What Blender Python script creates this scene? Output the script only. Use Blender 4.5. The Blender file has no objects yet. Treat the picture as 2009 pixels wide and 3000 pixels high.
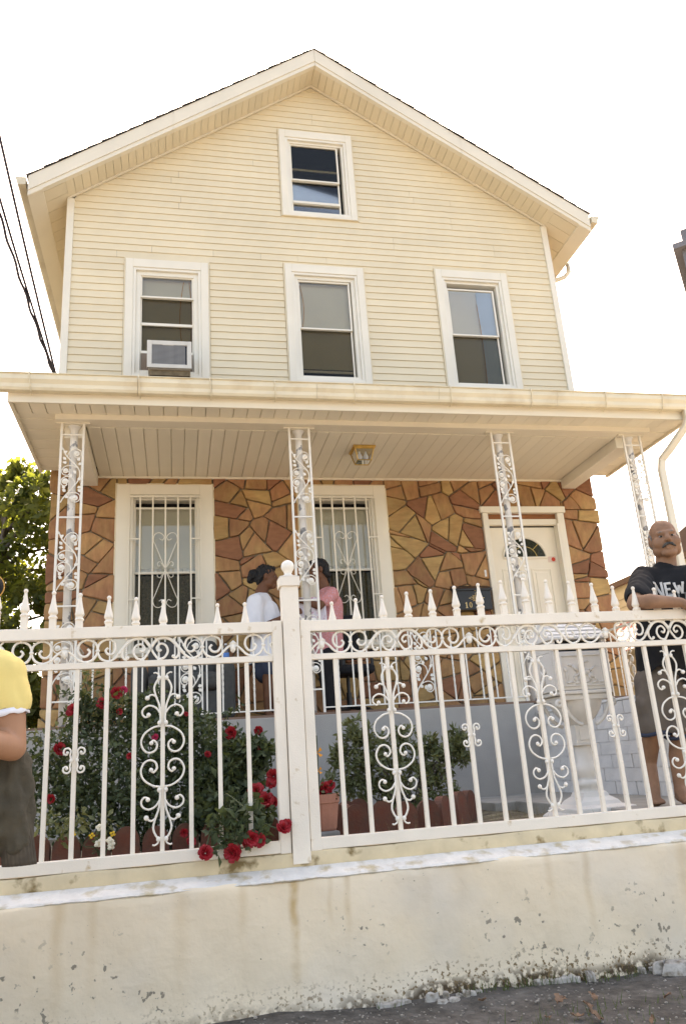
import bpy, bmesh, math, random
import numpy as np
from mathutils import Vector, Matrix, Euler
from mathutils.bvhtree import BVHTree
random.seed(7)
RNG = np.random.default_rng(7)
scene = bpy.context.scene
COL = scene.collection

# ------------------------------------------------------------------ camera
YAW, PITCH, ROLL = math.radians(12.667), math.radians(17.86), math.radians(-4.004)
FPX = 2288.0
def cam_axes():
    cy, sy, cp, sp = math.cos(YAW), math.sin(YAW), math.cos(PITCH), math.sin(PITCH)
    fw = Vector((sy*cp, cy*cp, sp)); r = Vector((cy, -sy, 0)); u = r.cross(fw)
    c, s = math.cos(ROLL), math.sin(ROLL)
    return c*r + s*u, -s*r + c*u, fw
CR, CU, CF = cam_axes()
cam_data = bpy.data.cameras.new('camera'); cam = bpy.data.objects.new('camera', cam_data); COL.objects.link(cam)
cam.matrix_world = Matrix(((CR.x, CU.x, -CF.x, 0), (CR.y, CU.y, -CF.y, 0), (CR.z, CU.z, -CF.z, 0), (0, 0, 0, 1)))
cam_data.sensor_fit = 'VERTICAL'; cam_data.sensor_height = 36.0; cam_data.sensor_width = 36.0
cam_data.lens = FPX/3000*36.0; cam_data.clip_start = 0.05; cam_data.clip_end = 2000
scene.camera = cam
scene.render.resolution_x = 685; scene.render.resolution_y = 1024

# ------------------------------------------------------------------ sky, sun, exposure
SUN_EL, SUN_AZ = math.radians(50), math.radians(14)
world = bpy.data.worlds.new('World'); scene.world = world; world.use_nodes = True
wn = world.node_tree.nodes; wl = world.node_tree.links
bg = wn['Background']; sky = wn.new('ShaderNodeTexSky'); sky.sky_type = 'NISHITA'; sky.sun_disc = False
sky.sun_elevation = SUN_EL; sky.sun_rotation = SUN_AZ; sky.air_density = 1.0; sky.dust_density = 4.0; sky.ozone_density = 0.6
wl.new(sky.outputs[0], bg.inputs[0]); bg.inputs[1].default_value = 0.15
sd = bpy.data.lights.new('sun', 'SUN'); sd.energy = 4.5; sd.angle = math.radians(0.53); sd.color = (1.0, 0.95, 0.86)
sun = bpy.data.objects.new('sun', sd); COL.objects.link(sun); sun.location = (10, 40, 50)
sdir = Vector((math.sin(SUN_AZ)*math.cos(SUN_EL), math.cos(SUN_AZ)*math.cos(SUN_EL), math.sin(SUN_EL)))
sun.rotation_euler = sdir.to_track_quat('Z', 'Y').to_euler()
vs = scene.view_settings
vs.view_transform = 'Standard'; vs.look = 'None'; vs.gamma = 1.0; vs.use_curve_mapping = False
vs.exposure = 2.12
vs.use_white_balance = True; vs.white_balance_temperature = 8200; vs.white_balance_tint = 14

# a photo pixel (2009 x 3000) is a direction; Y (distance into the scene) comes from the plane it lies on
def ray(x, y): return ((x-1004.5)/FPX)*CR + (-(y-1500.0)/FPX)*CU + CF
def P(x, y, Y): d = ray(x, y); return d*(Y/d.y)
def PX(x, y, X): d = ray(x, y); return d*(X/d.x)
def PZ(x, y, Z): d = ray(x, y); return d*(Z/d.z)

# ------------------------------------------------------------------ object helpers
WORLD = {}
def setp(o, parent):
    if parent is not None:
        o.parent = parent; o.matrix_parent_inverse = WORLD[parent.name].inverted()
def reg(o): WORLD[o.name] = o.matrix_basis.copy(); return o
def thing(name, label, cat, loc=(0, 0, 0), group=None):
    o = bpy.data.objects.new(name, None); COL.objects.link(o); o.location = loc
    o.empty_display_size = 0.1
    WORLD[o.name] = Matrix.Translation(Vector(loc))
    return tag(o, label, cat, group)
def tag(o, label=None, cat=None, group=None, kind=None):
    if label: o['label'] = label
    if cat: o['category'] = cat
    if group: o['group'] = group
    if kind: o['kind'] = kind
    return o
def node(name, parent):            # an empty part that carries sub-parts
    o = bpy.data.objects.new(name, None); COL.objects.link(o); o.empty_display_size = .1
    setp(o, parent); WORLD[o.name] = Matrix.Identity(4); return o
def place(name, mesh, parent=None, loc=(0, 0, 0), rot=(0, 0, 0), scale=(1, 1, 1)):
    o = bpy.data.objects.new(name, mesh); COL.objects.link(o)
    m = Matrix.LocRotScale(Vector(loc), Euler(rot), Vector(scale))
    setp(o, parent); o.location = loc; o.rotation_euler = rot; o.scale = scale
    WORLD[o.name] = m
    return o

class MB:
    def __init__(s): s.v = []; s.f = []
    def add(s, vs_, fs):
        b = len(s.v); s.v += [tuple(p) for p in vs_]; s.f += [tuple(i+b for i in f) for f in fs]; return s
    def box(s, x0, x1, y0, y1, z0, z1):
        return s.add([(x0,y0,z0),(x1,y0,z0),(x1,y1,z0),(x0,y1,z0),(x0,y0,z1),(x1,y0,z1),(x1,y1,z1),(x0,y1,z1)],
                     [(0,3,2,1),(4,5,6,7),(0,1,5,4),(1,2,6,5),(2,3,7,6),(3,0,4,7)])
    def obox(s, c, ax, ay, az):        # oriented box: centre and three half-axis vectors
        c, ax, ay, az = map(Vector, (c, ax, ay, az))
        vs_ = [c+i*ax+j*ay+k*az for k in (-1,1) for (i,j) in ((-1,-1),(1,-1),(1,1),(-1,1))]
        return s.add(vs_, [(0,3,2,1),(4,5,6,7),(0,1,5,4),(1,2,6,5),(2,3,7,6),(3,0,4,7)])
    def prism(s, poly, fn, a, b):      # polygon (p,q) swept from a to b, fn(p,q,t) -> xyz
        n = len(poly)
        vs_ = [fn(p, q, a) for p, q in poly] + [fn(p, q, b) for p, q in poly]
        fs = [tuple(range(n))[::-1], tuple(range(n, 2*n))] + [(i, (i+1) % n, n+(i+1) % n, n+i) for i in range(n)]
        return s.add(vs_, fs)
    def tube(s, pts, r, n=6, flat=1.0, up=None):
        pts = [Vector(p) for p in pts]; m = len(pts)
        rs = list(r) if hasattr(r, '__len__') else [r]*m
        ring = []; prev = None
        for i in range(m):
            t = (pts[min(i+1, m-1)] - pts[max(i-1, 0)])
            t = t.normalized() if t.length > 1e-9 else Vector((0, 0, 1))
            if up is not None: a = Vector(up) - t*Vector(up).dot(t)
            elif prev is None: a = t.orthogonal()
            else: a = prev - t*prev.dot(t)
            if a.length < 1e-6: a = t.orthogonal()
            a.normalize(); prev = a; b = t.cross(a)
            ring += [pts[i] + rs[i]*(math.cos(2*math.pi*k/n)*a*flat + math.sin(2*math.pi*k/n)*b) for k in range(n)]
        fs = [(i*n+k, i*n+(k+1) % n, (i+1)*n+(k+1) % n, (i+1)*n+k) for i in range(m-1) for k in range(n)]
        fs += [tuple(range(n))[::-1], tuple(range((m-1)*n, m*n))]
        return s.add(ring, fs)
    def lathe(s, prof, c=(0, 0, 0), n=12, sx=1.0, sy=1.0, rot=0.0):
        c = Vector(c); ring = []
        for r, z in prof:
            ring += [(c.x+sx*r*math.cos(rot+2*math.pi*k/n), c.y+sy*r*math.sin(rot+2*math.pi*k/n), c.z+z) for k in range(n)]
        m = len(prof)
        fs = [(i*n+k, i*n+(k+1) % n, (i+1)*n+(k+1) % n, (i+1)*n+k) for i in range(m-1) for k in range(n)]
        fs += [tuple(range(n))[::-1], tuple(range((m-1)*n, m*n))]
        return s.add(ring, fs)
    def ball(s, c, r, n=10, m=7, rot=None):
        c = Vector(c); R3 = (r, r, r) if not hasattr(r, '__len__') else r
        vs_ = [];
        for j in range(m+1):
            th = math.pi*j/m
            for k in range(n):
                ph = 2*math.pi*k/n
                p = Vector((R3[0]*math.sin(th)*math.cos(ph), R3[1]*math.sin(th)*math.sin(ph), R3[2]*math.cos(th)))
                if rot is not None: p = rot @ p
                vs_.append(c+p)
        fs = [(j*n+k, (j+1)*n+k, (j+1)*n+(k+1) % n, j*n+(k+1) % n) for j in range(m) for k in range(n)]
        return s.add(vs_, fs)
    def mesh(s, name, mat, smooth=False, merge=False):
        me = bpy.data.meshes.new(name); me.from_pydata(s.v, [], s.f)
        bm = bmesh.new(); bm.from_mesh(me)
        if merge: bmesh.ops.remove_doubles(bm, verts=bm.verts, dist=1e-5)
        bmesh.ops.recalc_face_normals(bm, faces=bm.faces); bm.to_mesh(me); bm.free()
        if smooth: me.shade_smooth()
        if mat is not None: me.materials.append(mat)
        return me
    def build(s, name, mat, parent=None, smooth=False, bevel=0, loc=(0, 0, 0)):
        o = place(name, s.mesh(name, mat, smooth), parent, loc)
        if bevel:
            b = o.modifiers.new('bevel', 'BEVEL'); b.width = bevel; b.segments = 2; b.limit_method = 'ANGLE'; b.angle_limit = math.radians(50)
        return o

# ------------------------------------------------------------------ materials
def mat(name, col, rough=.6, var=.12, scale=6.0, bump=.0, bscale=60.0, metal=0.0, spec=.4, rnd=0.0, stretch=None, col2=None, thr=.5, wid=.1, detail=6, s2=None):
    m = bpy.data.materials.new(name); m.use_nodes = True; nt = m.node_tree; N = nt.nodes; L = nt.links
    b = N['Principled BSDF']; b.inputs['Roughness'].default_value = rough; b.inputs['Metallic'].default_value = metal
    b.inputs['Specular IOR Level'].default_value = spec
    tc = N.new('ShaderNodeTexCoord'); src = tc.outputs['Object']
    if stretch:
        mp = N.new('ShaderNodeMapping'); mp.inputs['Scale'].default_value = stretch; L.new(src, mp.inputs[0]); src = mp.outputs[0]
    nz = N.new('ShaderNodeTexNoise'); nz.inputs['Scale'].default_value = scale; nz.inputs['Detail'].default_value = detail; L.new(src, nz.inputs['Vector'])
    rp = N.new('ShaderNodeMapRange'); rp.inputs[1].default_value = .25; rp.inputs[2].default_value = .75; rp.inputs[3].default_value = 1-var; rp.inputs[4].default_value = 1+var
    L.new(nz.outputs[0], rp.inputs[0])
    mx = N.new('ShaderNodeMix'); mx.data_type = 'RGBA'; mx.blend_type = 'MULTIPLY'; mx.inputs[0].default_value = 1.0
    mx.inputs[6].default_value = (*col, 1)
    if col2 is not None:
        n2 = N.new('ShaderNodeTexNoise'); n2.inputs['Scale'].default_value = s2 or scale*.6; n2.inputs['Detail'].default_value = 8; L.new(tc.outputs['Object'], n2.inputs['Vector'])
        r2 = N.new('ShaderNodeMapRange'); r2.inputs[1].default_value = thr-wid; r2.inputs[2].default_value = thr+wid; L.new(n2.outputs[0], r2.inputs[0])
        m2 = N.new('ShaderNodeMix'); m2.data_type = 'RGBA'; m2.inputs[6].default_value = (*col, 1); m2.inputs[7].default_value = (*col2, 1)
        L.new(r2.outputs[0], m2.inputs[0]); L.new(m2.outputs[2], mx.inputs[6])
    L.new(rp.outputs[0], mx.inputs[7]); out = mx.outputs[2]
    if rnd:
        oi = N.new('ShaderNodeObjectInfo'); rr = N.new('ShaderNodeMapRange'); rr.inputs[3].default_value = 1-rnd; rr.inputs[4].default_value = 1+rnd
        L.new(oi.outputs['Random'], rr.inputs[0]); m3 = N.new('ShaderNodeMix'); m3.data_type = 'RGBA'; m3.blend_type = 'MULTIPLY'; m3.inputs[0].default_value = 1
        L.new(out, m3.inputs[6]); L.new(rr.outputs[0], m3.inputs[7]); out = m3.outputs[2]
    L.new(out, b.inputs['Base Color'])
    if bump:
        nb = N.new('ShaderNodeTexNoise'); nb.inputs['Scale'].default_value = bscale; nb.inputs['Detail'].default_value = 5; L.new(src, nb.inputs['Vector'])
        bp = N.new('ShaderNodeBump'); bp.inputs['Strength'].default_value = bump; bp.inputs['Distance'].default_value = .01
        L.new(nb.outputs[0], bp.inputs['Height']); L.new(bp.outputs[0], b.inputs['Normal'])
    return m
def leaf_mat(name, c1, c2, trans=.5, scale=3.0, gloss=.35):
    m = bpy.data.materials.new(name); m.use_nodes = True; nt = m.node_tree; N = nt.nodes; L = nt.links
    b = N['Principled BSDF']; b.inputs['Roughness'].default_value = gloss+.2; b.inputs['Specular IOR Level'].default_value = .35
    tc = N.new('ShaderNodeTexCoord'); nz = N.new('ShaderNodeTexNoise'); nz.inputs['Scale'].default_value = scale; nz.inputs['Detail'].default_value = 8
    L.new(tc.outputs['Object'], nz.inputs['Vector'])
    rp = N.new('ShaderNodeMapRange'); rp.inputs[1].default_value = .35; rp.inputs[2].default_value = .65; L.new(nz.outputs[0], rp.inputs[0])
    mx = N.new('ShaderNodeMix'); mx.data_type = 'RGBA'; mx.inputs[6].default_value = (*c1, 1); mx.inputs[7].default_value = (*c2, 1); L.new(rp.outputs[0], mx.inputs[0])
    L.new(mx.outputs[2], b.inputs['Base Color'])
    t = N.new('ShaderNodeBsdfTranslucent'); g = N.new('ShaderNodeMix'); g.data_type = 'RGBA'; g.blend_type = 'MULTIPLY'; g.inputs[0].default_value = 1
    g.inputs[7].default_value = (1.5, 1.35, .5, 1); L.new(mx.outputs[2], g.inputs[6]); L.new(g.outputs[2], t.inputs[0])
    ms = N.new('ShaderNodeMixShader'); ms.inputs[0].default_value = trans
    L.new(b.outputs[0], ms.inputs[1]); L.new(t.outputs[0], ms.inputs[2]); L.new(ms.outputs[0], N['Material Output'].inputs[0])
    return m
def glass_mat(name, tint=(.97, .97, .95), refl=.0):
    m = bpy.data.materials.new(name); m.use_nodes = True; nt = m.node_tree; N = nt.nodes; L = nt.links
    N.remove(N['Principled BSDF'])
    t = N.new('ShaderNodeBsdfTransparent'); t.inputs[0].default_value = (*tint, 1)
    g = N.new('ShaderNodeBsdfGlossy'); g.inputs['Roughness'].default_value = .02
    fr = N.new('ShaderNodeFresnel'); fr.inputs[0].default_value = 1.5
    ad = N.new('ShaderNodeMath'); ad.operation = 'ADD'; ad.use_clamp = True; ad.inputs[1].default_value = refl; L.new(fr.outputs[0], ad.inputs[0])
    ms = N.new('ShaderNodeMixShader'); L.new(ad.outputs[0], ms.inputs[0]); L.new(t.outputs[0], ms.inputs[1]); L.new(g.outputs[0], ms.inputs[2])
    L.new(ms.outputs[0], N['Material Output'].inputs[0]); return m

CREAM = (.745, .645, .455)
M = {}
M['siding'] = mat('vinyl_siding', CREAM, .55, .06, 1.3, .05, 90, rnd=.03)
M['soffit'] = mat('vinyl_soffit', (.72, .63, .46), .6, .05, 2.0, rnd=.03)
M['fascia'] = mat('aluminium_fascia', (.76, .69, .55), .45, .05, 2.0)
M['trim'] = mat('white_window_trim', (.80, .745, .62), .5, .05, 2.5)
M['vinyl'] = mat('vinyl_sash', (.80, .755, .645), .4, .04, 3.0)
M['gutter'] = mat('cream_gutter', (.72, .64, .47), .4, .08, 2.5, col2=(.60, .50, .34), thr=.62, wid=.12, s2=4)
M['ceil'] = mat('porch_ceiling_vinyl', (.80, .73, .58), .5, .05, 1.5, rnd=.03)
M['iron'] = mat('white_painted_iron', (.80, .755, .665), .45, .10, 9, .12, 130)
M['pipe'] = mat('chipped_white_pipe', (.74, .72, .68), .5, .08, 6, .1, 60, col2=(.26, .27, .28), thr=.6, wid=.02, s2=9)
M['fence'] = mat('ivory_fence_paint', (.80, .725, .61), .45, .06, 5, .16, 140, col2=(.55, .42, .25), thr=.70, wid=.05, s2=16)
M['roof'] = mat('asphalt_shingle', (.055, .05, .05), .9, .4, 12, .5, 60)
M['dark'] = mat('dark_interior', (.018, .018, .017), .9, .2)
M['mortar'] = mat('mortar', (.27, .22, .15), .95, .25, 18, .5, 90)
GR = (6, 6, 30)
M['stone0'] = mat('ochre_stone', (.42, .275, .115), .85, .20, 3.0, .6, 22, rnd=.16, stretch=(2.2, 2.2, 8), col2=(.38, .22, .09), thr=.55, wid=.15, s2=5)
M['stone1'] = mat('orange_stone', (.375, .195, .090), .85, .20, 3.0, .6, 22, rnd=.18, stretch=(7, 2.2, 3), col2=(.42, .26, .11), thr=.55, wid=.15, s2=5)
M['stone2'] = mat('brown_stone', (.315, .152, .076), .85, .20, 3.0, .5, 22, rnd=.16, stretch=(8, 2.2, 2.6), col2=(.36, .20, .09), thr=.56, wid=.14, s2=6)
M['stone3'] = mat('red_brown_stone', (.265, .118, .062), .85, .20, 3.0, .5, 22, rnd=.16, stretch=(3, 2.2, 8))
M['door'] = mat('white_door', (.80, .735, .60), .45, .05, 3)
M['wood'] = mat('brown_wood', (.26, .095, .03), .6, .25, 6, .2, 40, stretch=(1, 6, 12))
M['brass'] = mat('brass', (.62, .42, .14), .28, .15, 20, metal=1.0)
M['glass'] = glass_mat('window_glass')
M['glassd'] = glass_mat('screened_glass', (.70, .68, .62), -.03)
M['blind'] = mat('blind_slats', (.74, .70, .56), .7, .06, 2.0)
M['blindw'] = mat('blind_slats_pale', (.82, .79, .70), .7, .06, 2.0)
M['pane_backing'] = mat('blue_curtain_sky_reflection', (.50, .60, .74), .8, .1, 3)  # curtain blue, also the painted sky reflection in the attic pane
M['black'] = mat('black_metal', (.018, .018, .02), .35, .2, 12)
M['gold'] = mat('gold_paint', (.62, .45, .22), .4, .1, 20, metal=.6)
M['stucco'] = mat('grey_stucco', (.36, .335, .30), .9, .08, 4.0, .25, 120)
M['floor'] = mat('porch_floor', (.20, .12, .08), .7, .2, 6)
M['brickw'] = mat('white_painted_brick', (.74, .715, .68), .7, .08, 8, .4, 60, rnd=.05)
M['brickm'] = mat('white_painted_mortar', (.68, .655, .62), .8, .1, 8, .3, 60)
M['ped'] = mat('white_grey_cast_iron', (.66, .63, .575), .5, .07, 6, .12, 60)
M['terra'] = mat('terracotta', (.19, .062, .036), .85, .25, 9, .3, 60, rnd=.15, col2=(.075, .05, .035), thr=.52, wid=.2, s2=9)
M['pink'] = mat('pale_terracotta', (.43, .20, .14), .8, .15, 9, .25, 60)
M['block'] = mat('grey_concrete_block', (.24, .24, .23), .9, .2, 12, .4, 60)
M['concrete'] = mat('path_concrete', (.33, .31, .27), .9, .18, 5, .3, 80)
M['soil'] = mat('yard_soil', (.11, .085, .055), .95, .4, 14, .6, 50, col2=(.24, .20, .12), thr=.55, wid=.15, s2=7)
M['leaf_tree'] = leaf_mat('tree_leaf', (.075, .105, .04), (.205, .235, .085), .62, 2.6)
M['leaf_rose'] = leaf_mat('rose_leaf', (.04, .062, .032), (.10, .13, .06), .25, 12)
M['leaf_shrub'] = leaf_mat('shrub_leaf', (.10, .12, .05), (.20, .21, .095), .2, 9)
M['stem'] = mat('green_stem', (.055, .07, .03), .7, .2)
M['bark'] = mat('tree_bark', (.14, .11, .085), .95, .3, 10, .6, 40)
M['rose'] = mat('red_petals', (.30, .008, .014), .55, .3, 30)
M['rosep'] = mat('pink_petals', (.42, .02, .07), .55, .3, 30)
M['petal'] = mat('white_petals', (.75, .72, .58), .6, .1)
M['yellowp'] = mat('yellow_petals', (.65, .42, .03), .6, .2)
M['straw'] = mat('dry_grass', (.26, .22, .12), .9, .3)
M['grass'] = leaf_mat('grass_blade', (.06, .10, .025), (.11, .15, .04), .3, 20)
M['dryleaf'] = mat('dry_leaf', (.21, .125, .075), .8, .3, 25)
M['plaster'] = mat('white_plaster', (.46, .42, .365), .9, .25, 22, .7, 60, col2=(.20, .165, .12), thr=.58, wid=.1, s2=25)
M['cable'] = mat('black_cable', (.03, .03, .05), .6, .1)
M['grey_b'] = mat('grey_render', (.20, .195, .205), .9, .15, 1.2, .2, 20)
M['brown_b'] = mat('brown_brick_far', (.16, .11, .085), .9, .15, 3)
M['nb'] = mat('neighbour_siding', (.66, .60, .44), .7, .05)
M['red'] = mat('red_awning', (.42, .10, .07), .7, .1)
M['whitep'] = mat('plain_white', (.75, .74, .72), .6, .05)
M['sofa'] = mat('grey_upholstery', (.075, .075, .07), .95, .15, 20, .3, 200)
M['fabric_black'] = mat('black_fabric', (.012, .012, .014), .9, .25, 30)
M['skin_m'] = mat('skin_tan', (.26, .14, .082), .62, .16, 18, .15, 140, spec=.3)
M['skin_d'] = mat('skin_brown', (.15, .065, .034), .62, .15, 14, .1, 120, spec=.3)
M['skin_y'] = mat('skin_warm', (.36, .18, .10), .5, .10, 10, .05, 150, spec=.45)
M['hair'] = mat('black_hair', (.010, .009, .009), .6, .4, 60, .6, 200)
M['hairg'] = mat('grey_hair', (.20, .175, .155), .85, .25, 80, .4, 200)
M['tee_black'] = mat('black_cotton', (.008, .008, .009), .9, .2, 14, .25, 25)
M['tee_white'] = mat('white_cotton', (.72, .72, .745), .9, .05, 8, .3, 22)
M['tee_yellow'] = mat('yellow_cotton', (.72, .57, .21), .9, .06, 10, .25, 25)
M['tee_pink'] = mat('pink_knit', (.62, .25, .24), .9, .12, 60, .3, 120, col2=(.60, .33, .36), thr=.55, wid=.05, s2=70)
M['cloth_pink'] = mat('floral_cloth', (.66, .60, .63), .9, .06, 8, col2=(.55, .28, .34), thr=.6, wid=.04, s2=35)
M['shorts'] = mat('khaki_grey_cotton', (.125, .102, .082), .9, .15, 12, .3, 40)
M['denim'] = mat('dark_denim', (.035, .045, .075), .9, .2)
M['jacket'] = mat('olive_canvas', (.066, .056, .038), .95, .25, 12, .5, 45)
M['rib'] = mat('olive_rib_knit', (.070, .056, .040), .95, .25, 30)
M['print'] = mat('shirt_print', (.62, .60, .56), .8, .1, 30)
M['printg'] = mat('shirt_print_grey', (.20, .20, .19), .8, .15, 30)
M['eye'] = mat('eye_white', (.24, .20, .17), .3, .05)
M['pupil'] = mat('eye_dark', (.012, .009, .008), .2, .05)
M['blue'] = mat('blue_label', (.08, .22, .55), .5, .1)
M['clear'] = glass_mat('clear_plastic', (.8, .85, .9), .05)
M['orange'] = mat('orange_wood', (.62, .33, .08), .7, .15)
M['acw'] = mat('ac_casing', (.66, .62, .54), .5, .07, 8)
M['acg'] = mat('ac_grille', (.28, .275, .265), .5, .1, 20)
M['sticker'] = mat('red_sticker', (.62, .06, .03), .5, .1)
M['orangef'] = mat('orange_flag', (.75, .30, .03), .6, .1)

# retaining wall: cream paint with rust streaks, grey flakes, dark foot (stains with shapes of their own)
def wall_paint():
    m = mat('stained_cream_wall', (.82, .68, .49), .85, .06, 1.6, .5, 20)
    nt = m.node_tree; N = nt.nodes; L = nt.links; b = N['Principled BSDF']
    base = b.inputs['Base Color'].links[0].from_socket
    tc = N.new('ShaderNodeTexCoord'); sx = N.new('ShaderNodeSeparateXYZ'); L.new(tc.outputs['Object'], sx.inputs[0])
    def noise(scale, vec=None, det=6):
        n = N.new('ShaderNodeTexNoise'); n.inputs['Scale'].default_value = scale; n.inputs['Detail'].default_value = det
        L.new(vec or tc.outputs['Object'], n.inputs['Vector']); return n.outputs[0]
    def mr(s, a, c, d=0, e=1):
        r = N.new('ShaderNodeMapRange'); r.inputs[1].default_value = a; r.inputs[2].default_value = c; r.inputs[3].default_value = d; r.inputs[4].default_value = e
        L.new(s, r.inputs[0]); return r.outputs[0]
    def mul(a, c):
        q = N.new('ShaderNodeMath'); q.operation = 'MULTIPLY'; L.new(a, q.inputs[0])
        if isinstance(c, float): q.inputs[1].default_value = c
        else: L.new(c, q.inputs[1])
        return q.outputs[0]
    def mixc(base, fac, col):
        q = N.new('ShaderNodeMix'); q.data_type = 'RGBA'; L.new(fac, q.inputs[0]); L.new(base, q.inputs[6]); q.inputs[7].default_value = (*col, 1); return q.outputs[2]
    wob = mul(noise(6, None, 4), .05)
    def streak(x0, w, st, zlen):
        q = N.new('ShaderNodeMath'); q.operation = 'SUBTRACT'; L.new(sx.outputs['X'], q.inputs[0]); q.inputs[1].default_value = x0-.025
        d = N.new('ShaderNodeMath'); d.operation = 'SUBTRACT'; L.new(q.outputs[0], d.inputs[0]); L.new(wob, d.inputs[1])
        e = N.new('ShaderNodeMath'); e.operation = 'ABSOLUTE'; L.new(d.outputs[0], e.inputs[0])
        return mul(mul(mr(e.outputs[0], w, w*.15), mr(sx.outputs['Z'], -.5-zlen, -.5, .05, 1)), mul(mr(noise(9, None, 5), .2, .5), st*1.25))
    c = base
    for x0, w, st, zl in ((.545, .028, .75, .55), (.80, .022, .50, .30), (.72, .018, .35, .25), (2.06, .03, .42, .42), (1.85, .03, .25, .3), (2.62, .05, .30, .5), (-.52, .04, .28, .6), (-.37, .03, .22, .5), (.02, .05, .22, .5), (.30, .03, .2, .4), (1.2, .04, .2, .25), (1.38, .06, .18, .3)):
        c = mixc(c, streak(x0, w, st, zl), (.52, .33, .12))
    c = mixc(c, mul(mr(noise(1.1, None, 3), .48, .66), .45), (.76, .71, .63))
    big = mul(mr(noise(2.3), .5, .72), .35); c = mixc(c, big, (.52, .47, .40))
    fl = mul(mr(noise(26, None, 8), .635, .66), mul(mr(noise(2.6), .50, .57), mr(sx.outputs['Z'], -.62, -.75)))
    c = mixc(c, fl, (.30, .255, .19))
    sc = mul(mr(noise(55, None, 3), .72, .75), 1.0); c = mixc(c, mul(sc, mr(noise(4.0), .52, .62)), (.23, .19, .12))
    rag = N.new('ShaderNodeMath'); rag.operation = 'ADD'; L.new(sx.outputs['Z'], rag.inputs[0]); L.new(mul(noise(3.1, None, 10), -.20), rag.inputs[1])
    rgt = mr(sx.outputs['X'], -.4, 1.2, .3, 1)
    c = mixc(c, mul(mul(mr(rag.outputs[0], -1.10, -1.16), mr(noise(34, None, 8), .40, .52)), rgt), (.085, .055, .028))
    c = mixc(c, mul(mul(mr(rag.outputs[0], -1.03, -1.10), mr(noise(60, None, 8), .56, .62)), rgt), (.20, .13, .06))
    L.new(c, b.inputs['Base Color']); return m
M['wall'] = wall_paint()
def ledge_paint():
    m = mat('white_ledge_paint', (.70, .665, .60), .85, .12, 14, .5, 60, col2=(.50, .42, .28), thr=.60, wid=.08, s2=13); return m
M['ledge'] = ledge_paint()
M['kerb'] = mat('cream_kerb', (.64, .52, .33), .8, .18, 7, .4, 40, col2=(.22, .15, .06), thr=.63, wid=.05, s2=9)
# ------------------------------------------------------------------ the ground and the yard
GZ = -1.07            # pavement level, camera is the origin
F = 4.2               # fence plane
S_ = MB()
# a sheet to the horizon; slightly uneven in front of the wall
def ground_z(x, y): return GZ + .012*math.sin(2.1*x+.7) + .010*math.sin(5.3*x+3*y)
xs = [-400, -120, -40, -12, -6] + [-3+.15*i for i in range(54)] + [6, 12, 40, 120, 400]
ys = [-400, -100, -30, -8] + [-2+.6*i for i in range(7)] + [2.4+.12*i for i in range(17)] + [6, 12, 30, 80, 200, 400]
vv = []
for y in ys:
    for x in xs:
        near = (-3.1 < x < 5.2 and 2.3 < y < 4.5)
        z = ground_z(x, y) + (random.uniform(-.008, .008) if near else 0) if near else GZ
        vv.append((x, y, z))
nx = len(xs)
S_.add(vv, [(j*nx+i, j*nx+i+1, (j+1)*nx+i+1, (j+1)*nx+i) for j in range(len(ys)-1) for i in range(nx-1)])
M['dirt'] = mat('grey_dirt', (.125, .112, .096), .95, .4, 22, .9, 70, col2=(.07, .060, .048), thr=.5, wid=.15, s2=7)
tag(S_.build('ground', M['dirt'], smooth=True), kind='structure')
pv = MB(); pv.box(-60, 60, .6, 2.35, GZ-.1, GZ+.02)  # unseen pale slab, added to bounce warm light onto the front
tag(pv.build('bounce_pavement', mat('bounce_pavement_concrete', (.42, .39, .34), .9, .15, 2, .2, 60)), kind='structure')
rd = MB(); rd.box(-60, 60, -9, .45, GZ-.1, GZ+.006)
tag(rd.build('road', mat('road_asphalt', (.16, .155, .15), .9, .2, 6, .3, 80)), kind='structure')
kb = MB(); kb.box(-60, 60, .45, .6, GZ-.1, GZ+.024)
tag(kb.build('kerb', M['concrete']), kind='structure')

# yard soil behind the wall
YS = -.47
ym = MB(); xs = [-3.4+.2*i for i in range(60)]; ys = [4.26+.16*i for i in range(20)]; vv = []
for y in ys:
    for x in xs: vv.append((x, y, YS+random.uniform(-.012, .018)+(.03 if y > 5 else 0)))
nx = len(xs); ym.add(vv, [(j*nx+i, j*nx+i+1, (j+1)*nx+i+1, (j+1)*nx+i) for j in range(len(ys)-1) for i in range(nx-1)])
ym.box(-3.4, 8.4, 4.26, 7.3, GZ-.05, YS-.05)
tag(ym.build('yard_soil', M['soil'], smooth=False), kind='structure')
# concrete path: strip along the porch and slab by the steps
pm = MB()
SL = -.365
pm.box(2.45, 3.42, 6.2, 7.19, YS-.1, SL-.004); pm.box(2.62, 8.3, 4.33, 6.2, YS-.1, SL); pm.box(1.7, 2.45, 6.98, 7.19, YS-.1, SL-.012)
tag(pm.build('path', M['concrete'], bevel=.008), kind='structure')

# ------------------------------------------------------------------ the house
H = 8.80; SY = 8.75
HX0, HX1 = -1.35, 5.31
RX, RZ = 1.935, 9.485           # ridge (underside at the wall)
SLL, SLR = .705, .640           # the two pitches
def under(x): return RZ - (SLL*(RX-x) if x < RX else SLR*(x-RX))
house = thing('house', 'two-storey cream clapboard house with gabled roof and stone-faced ground floor', 'house', (1.98, 9, GZ))
OPEN2 = [(1.425, 2.47, 7.16, 8.625), (-.622, .41, 4.60, 6.31), (1.412, 2.482, 4.615, 6.385), (3.512, 4.57, 4.60, 6.455)]

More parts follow.
